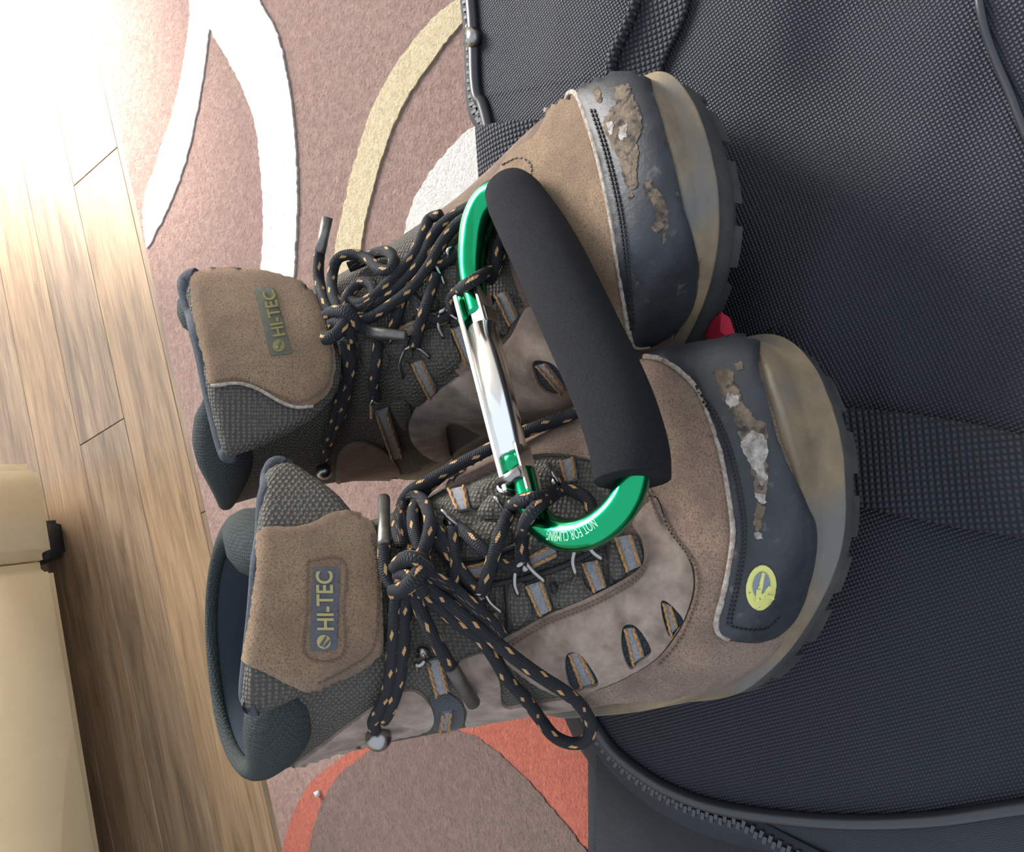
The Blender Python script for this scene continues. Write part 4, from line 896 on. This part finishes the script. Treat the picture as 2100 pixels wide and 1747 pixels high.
h,nn=hit(bvB,660,956); bmb=bmesh.new(); bmesh.ops.create_uvsphere(bmb,u_segments=16,v_segments=10,radius=.004); me=bpy.data.meshes.new('ankle_eyelet'); bmb.to_mesh(me); bmb.free(); me.polygons.foreach_set('use_smooth',[True]*len(me.polygons))
eo=link('ankle_eyelet',me,M['steel'],rb); eo.location=h+nn*.003-rb.location
# ================================================================== carabiner
def dep(bvh,px,py): h,_=hit(bvh,px,py); return (h-CAM).dot(F_)
dT=dep(bvB,960,610)-.016; dBm=dep(bvA,1070,1000)-.015; dG=.40
c1=depth_pt(960,610,dT);c2=depth_pt(1075,1005,dBm)
def plane_gap(c3_):
    n_=(c2-c1).cross(c3_-c1).normalized(); g_=9
    for px,py,cl in ((1040,400,.0145),(1095,475,.015),(1160,600,.015),(1130,430,.012),(1290,900,.0155),(1260,840,.0155),(1350,880,.010),(1180,1095,.011),(1270,1040,.011),(972,480,.010)):
        d=ray(px,py); dd=(d*((c1-CAM).dot(n_)/d.dot(n_))).dot(F_)
        for b_ in (bvA,bvB):
            h=b_.ray_cast(CAM,d)
            if h[0] is not None: g_=min(g_,(h[0]-CAM).dot(F_)-dd-cl)
    return g_
c3=depth_pt(1285,900,dG)
for _ in range(60):
    if plane_gap(c3)>=0: break
    dG-=.0015; c3=depth_pt(1285,900,dG)
    if dG<.30: dT-=.001; c1=depth_pt(960,610,dT)
print('dG',dG,plane_gap(c3))
cn=(c2-c1).cross(c3-c1).normalized(); 
if cn.dot(CAM-c1)<0: cn=-cn
def onc(px,py,l=0): d=ray(px,py); t=(c1-CAM).dot(cn)/d.dot(cn); return CAM+d*t+cn*l
ca=empty('carabiner',onc(1150,750)); tag(ca,'large green metal carabiner with black foam grip laced across both boots','carabiner')
RS=.83
arcL=[(1072,965),(1082,1010),(1095,1050),(1120,1082),(1160,1098),(1210,1090),(1255,1060),(1285,1020),(1300,975),(1302,930),(1280,850)]
g1=tube('frame_arc',[onc(*p) for p in arcL],[k_*RS for k_ in (.0050,.0053,.0058,.0062,.0066,.0068,.0068,.0066,.0064,.0062,.0062)],M['green'],ca,n=70,ns=28)
g1['label']='green anodised lower arc with engraved words'
arcU=[(1060,400),(1020,398),(995,420),(978,460),(970,510),(968,560),(974,600),(984,645)]
g2=tube('frame_arc',[onc(*p) for p in arcU],[k_*RS for k_ in (.0070,.0075,.0079,.0079,.0074,.0066,.0060,.0054)],M['green'],ca,n=60,ns=28)
spine=tube('spine',[onc(1060,400),onc(1110,490),onc(1170,620),onc(1225,740),onc(1270,850),onc(1302,930)],.006*RS,M['green'],ca,n=24,ns=16)
gr=[(1033,374),(1040,386),(1058,412),(1095,475),(1130,540),(1165,615),(1200,690),(1235,765),(1266,840),(1286,905),(1294,945),(1297,985)]
grr=[k_*RS*1.06 for k_ in (.0045,.0105,.0128,.0142,.0145,.0147,.0147,.0147,.0146,.0145,.0143,.0138)]
tube('foam_grip',[onc(*p) for p in gr],grr,M['foam'],ca,n=90,ns=36)['label']='matt black foam grip'
# gate: bright tube with slotted ends, pins and rivets
ga0=onc(962,608,.0);gb0=onc(1068,1006,.0);ax=(gb0-ga0).normalized();sd=ax.cross(cn).normalized()
if (onc(1100,800)-onc(1000,800)).dot(sd)<0: sd=-sd
Lg=(gb0-ga0).length; r0=.0056
gc0=ga0+sd*.0024;gc1=gb0+sd*.0006
gm=tube('gate',[gc0+ax*.016,gc0+ax*.0165,gc1-ax*.0135,gc1-ax*.013],[.0042,r0,r0,.0042],M['chrome'],ca,ns=32); gm['label']='polished aluminium gate'
V,Fc=boxdata((gc0+gc1)/2-sd*.0040+cn*.0018,ax*(Lg/2),sd*.0011,cn*.0042); 
pl=mesh('gate_plate',V,Fc,M['chrome'],gm,smooth=False); bv=pl.modifiers.new('b','BEVEL'); bv.width=.0006; bv.segments=3
V,Fc=boxdata(gc0+ax*.008+sd*.0045+cn*.0008,ax*.009,sd*.0007,cn*.004); pl=mesh('gate_plate',V,Fc,M['chrome'],gm,smooth=False); bv=pl.modifiers.new('b','BEVEL'); bv.width=.0004; bv.segments=2
V,Fc=boxdata(gc0+ax*.0135+sd*.002,ax*.0035,sd*.0038,cn*.0036); pl=mesh('gate_collar',V,Fc,M['steel'],gm,smooth=False); bv=pl.modifiers.new('b','BEVEL'); bv.width=.0008; bv.segments=2
V,Fc=boxdata(gc1-ax*.006+sd*.0052+cn*.0005,ax*.009,sd*.0004,cn*.0040); pl=mesh('gate_plate',V,Fc,M['chrome'],gm,smooth=False)
for c in (gc0+ax*.010-sd*.006,gc1-ax*.003-sd*.0062): tube('rivet',[c-cn*.004,c+cn*.003,c+cn*.0046,c+cn*.0050],[.0021,.0021,.0016,.0003],M['chrome'],gm,ns=16)
tube('pivot_pin',[gc1-ax*.004+cn*.0045-sd*.005,gc1-ax*.004+cn*.0045+sd*.005],.0022,M['steel'],gm,ns=14)
nose=tube('gate_nose',[gc1-ax*.015,gc1-ax*.014,gc1-ax*.007,gc1-ax*.0065],[.003,.0046,.0046,.003],M['green'],gm,ns=24)
gbv=combine(g1)
ac=catmull([(1122,1096),(1150,1099),(1186,1092),(1222,1070)],40)
def arcf(u,t):
    i=u*38.9; k=int(i); f=i-k; p=ac[k]*(1-f)+ac[min(k+1,39)]*f; tg=ac[min(k+1,39)]-ac[k]; tg=tg/np.linalg.norm(tg); nrm=np.array([-tg[1],tg[0]]); return p-nrm*9+nrm*20*t
# the words run from the right end of the arc to its left end, upside down in the photo
text_on('engraving','NOT FOR CLIMBING',gbv,None,None,None,.00025,M['white_print'],g1,arc=lambda u,t:arcf(1-u,t),depth=.0002,bold=.0)
# ================================================================== laces
def lace_path(pix,bvh,lift,r=.0024,ns=10,cut=.05):
    """pix: (x,y[,lift]) along the lace"""
    k=len(pix); A=np.array([(p[0],p[1],p[2] if len(p)>2 else lift) for p in pix],float)
    L_=np.linalg.norm(np.diff(A[:,:2],axis=0),axis=1).sum(); n=max(8,int(L_/6)); C=catmull(A,n)
    D=[];ok=[]
    for q in C:
        d=ray(q[0],q[1]); h=bvh.ray_cast(CAM,d)
        ok.append(h[0] is not None); D.append((h[0]-CAM).dot(F_)-q[2] if h[0] is not None else np.nan)
    D=np.array(D)
    if np.isnan(D).all(): D[:]=.4
    x=np.arange(n); g_=~np.isnan(D); D=np.interp(x,x[g_],D[g_])
    for _ in range(6): D=np.convolve(np.r_[D[0],D,D[-1]],[.25,.5,.25],'valid')
    P=[depth_pt(q[0],q[1],d_) for q,d_ in zip(C,D)]
    u0=rng.uniform(0,1)
    V,Fc,UV=tube_data(P,r,ns=ns); UV=[(u+u0,v) for u,v in UV]
    return V,Fc,UV
def aglet(p0,p1,bvh,mat,parent,l0,l1,r=.0024,ref=None):
    ref=ref or (p0,p1)
    d0=dep(bvh,*ref[0])-l0; d1=dep(bvh,*ref[1])-l1
    a=depth_pt(*p0,d0);b=depth_pt(*p1,d1)
    P=[a,a+(b-a)*.01,a+(b-a)*.5,a+(b-a)*.97,b]; return tube('aglet',P,[.0012,r,r*.92,r,.0012],mat,parent,ns=14)
bodyA=combine(upA,tA,sp if False else tA); 
allA=combine(upA,*[o for o in ra.children if o.type=='MESH' and o.name.split('.')[0] in ('vamp','side_panel','tongue','quarter_panel','ankle_panel','mesh_pad')])
allB=combine(upB,*[o for o in rb.children if o.type=='MESH' and o.name.split('.')[0] in ('vamp','side_panel','tongue','ankle_panel','mesh_pad')])
carb=[o for o in ca.children if o.type=='MESH']+[gm]
def cat_tris(bv_objs): return combine(*bv_objs)
withCA=combine(upA,*[o for o in ra.children if o.type=='MESH' and o.name.split('.')[0] in ('vamp','side_panel')],g1,gm)
withCB=combine(upB,*[o for o in rb.children if o.type=='MESH' and o.name.split('.')[0] in ('vamp','side_panel')],g2,gm)
LA=[]
k=(845,1168)
LA.append(lace_path([(788,1118),(789,1150),(796,1185),(815,1208),(842,1195,.014)],allA,.010))
LA.append(lace_path([(842,1180,.012),(836,1130),(826,1080),(824,1040),(840,1010),(880,985),(930,958),(985,930),(1040,902),(1100,876),(1160,855),(1215,828)],allA,.007))
LA.append(lace_path([(860,1175,.012),(858,1130),(848,1080),(850,1040),(872,1005),(905,975),(935,950)],allA,.009))
LA.append(lace_path([(850,1160,.014),(872,1120),(882,1070),(870,1030),(846,1015),(828,1030),(815,1080),(822,1120)],allA,.011))
LA.append(lace_path([(822,1195,.012),(812,1240),(808,1300),(804,1360),(796,1410),(780,1450),(766,1480),(770,1498)],allA,.007))
LA.append(lace_path([(838,1205,.012),(832,1250),(828,1310),(822,1370),(812,1420),(798,1458),(786,1478)],allA,.007))
LA.append(lace_path([(862,1190,.016),(905,1225),(955,1265),(1005,1308),(1060,1352),(1110,1388),(1160,1420),(1195,1452),(1212,1488),(1200,1518),(1170,1524),(1135,1508),(1105,1470),(1075,1430),(1040,1392),(1015,1350),(985,1310),(940,1278),(895,1240),(860,1215)],allA,.010))
LA.append(lace_path([(870,1172,.016),(920,1200),(965,1238),(1010,1278),(1030,1310)],allA,.009))
LA.append(lace_path([(845,1205,.014),(862,1250),(880,1290),(902,1330),(925,1368)],allA,.010))
LA.append(lace_path([(812,1168,.012),(826,1150,.018),(848,1146,.020),(868,1160,.018),(880,1184,.012)],allA,.015,r=.0030))
LA.append(lace_path([(868,1142,.012),(862,1168,.019),(848,1190,.021),(830,1206,.018),(806,1216,.011)],allA,.015,r=.0029))
LA.append(lace_path([(815,1186,.012),(836,1178,.017),(856,1196,.019),(868,1216,.013)],allA,.014,r=.0028))
LA.append(lace_path([(836,1132,.010),(846,1160,.014),(858,1180,.014),(866,1206,.010)],allA,.012,r=.0028))
LA.append(lace_path([(985,1218),(1000,1180),(1015,1130),(1030,1085),(1045,1048)],allA,.0075))
LA.append(lace_path([(985,1215),(960,1190),(930,1150),(905,1120),(880,1105)],allA,.006))
LA.append(lace_path([(1072,1160),(1070,1120),(1076,1075),(1098,1042),(1130,1020),(1150,1000)],withCA,.006))
LA.append(lace_path([(1040,1045),(1060,1030),(1090,1022),(1120,1018),(1150,1004)],withCA,.006))
LA.append(lace_path([(940,1078),(965,1102),(1000,1132),(1035,1158),(1068,1166)],allA,.0055))
LA.append(lace_path([(930,1080),(930,1120),(935,1160),(930,1200),(945,1225)],allA,.0065))
LA.append(lace_path([(1150,1000),(1180,1008),(1205,1025),(1215,1050)],allA,.005))
LA.append(lace_path([(880,1070),(905,1100),(925,1130),(935,1160)],allA,.006))
lo=join_tubes('lace',LA,M['lace'],ra); lo['label']='black cord lace with orange flecks'
aglet((787,1022),(788,1118),allA,M['aglet'],lo,.012,.010); x_=aglet((925,1368),(972,1444),allA,M['aglet_dark'],lo,.010,.008,.0027)
LB=[]
LB.append(lace_path([(655,520),(653,560),(660,600),(676,635),(700,660)],allB,.010))
LB.append(lace_path([(700,640,.014),(682,600),(682,560),(694,530),(722,522),(752,530),(778,552),(800,552),(808,532),(795,516),(768,520),(745,535),(715,548)],allB,.014))
LB.append(lace_path([(700,640,.014),(715,605),(738,580),(760,582),(770,605),(752,625),(722,640)],allB,.011))
LB.append(lace_path([(705,650,.014),(750,635),(795,605),(835,570),(866,528),(890,480),(920,450),(955,428),(985,415)],allB,.009))
LB.append(lace_path([(705,662,.014),(760,650),(805,622),(845,590),(880,545),(905,500),(935,462),(965,440)],allB,.010))
LB.append(lace_path([(690,630,.012),(710,615),(740,622),(775,600),(815,560),(850,520),(868,480),(880,450),(905,440)],allB,.011))
LB.append(lace_path([(668,650,.011),(684,640,.018),(704,640,.020),(722,652,.018),(732,674,.011)],allB,.017,r=.0029))
LB.append(lace_path([(716,630,.011),(710,655,.018),(698,676,.020),(682,690,.017),(664,694,.010)],allB,.017,r=.0028))
LB.append(lace_path([(676,668,.012),(694,662,.018),(712,676,.018),(722,700,.011)],allB,.017,r=.0027))
LB.append(lace_path([(700,670,.014),(725,668),(750,675),(757,680)],allB,.012))
LB.append(lace_path([(895,560),(880,610),(866,650),(855,690),(850,712)],allB,.0075))
LB.append(lace_path([(828,590),(820,630),(806,670),(792,700)],allB,.006))
LB.append(lace_path([(1030,515),(1012,548),(975,572),(945,592),(925,615),(928,645)],withCB,.006))
LB.append(lace_path([(1035,480),(1022,510),(1018,545),(1000,580)],allB,.006))
LB.append(lace_path([(925,640),(900,655),(870,640),(840,600),(820,580)],allB,.0055))
LB.append(lace_path([(710,690,.012),(722,740),(712,800),(700,850),(680,900),(664,945)],allB,.006))
LB.append(lace_path([(775,700),(772,745),(766,790),(772,820)],allB,.006))
LB.append(lace_path([(702,695,.012),(712,750),(698,810),(684,860),(668,915)],allB,.0055))
LB.append(lace_path([(880,550),(905,540),(935,520),(970,480),(1000,440)],allB,.006))
lo=join_tubes('lace',LB,M['lace'],rb); lo['label']='black cord lace with orange flecks'
aglet((672,446),(656,520),allB,M['aglet'],lo,.010,.010,ref=((656,590),(656,590))); aglet((754,680),(834,689),allB,M['aglet'],lo,.013,.011)
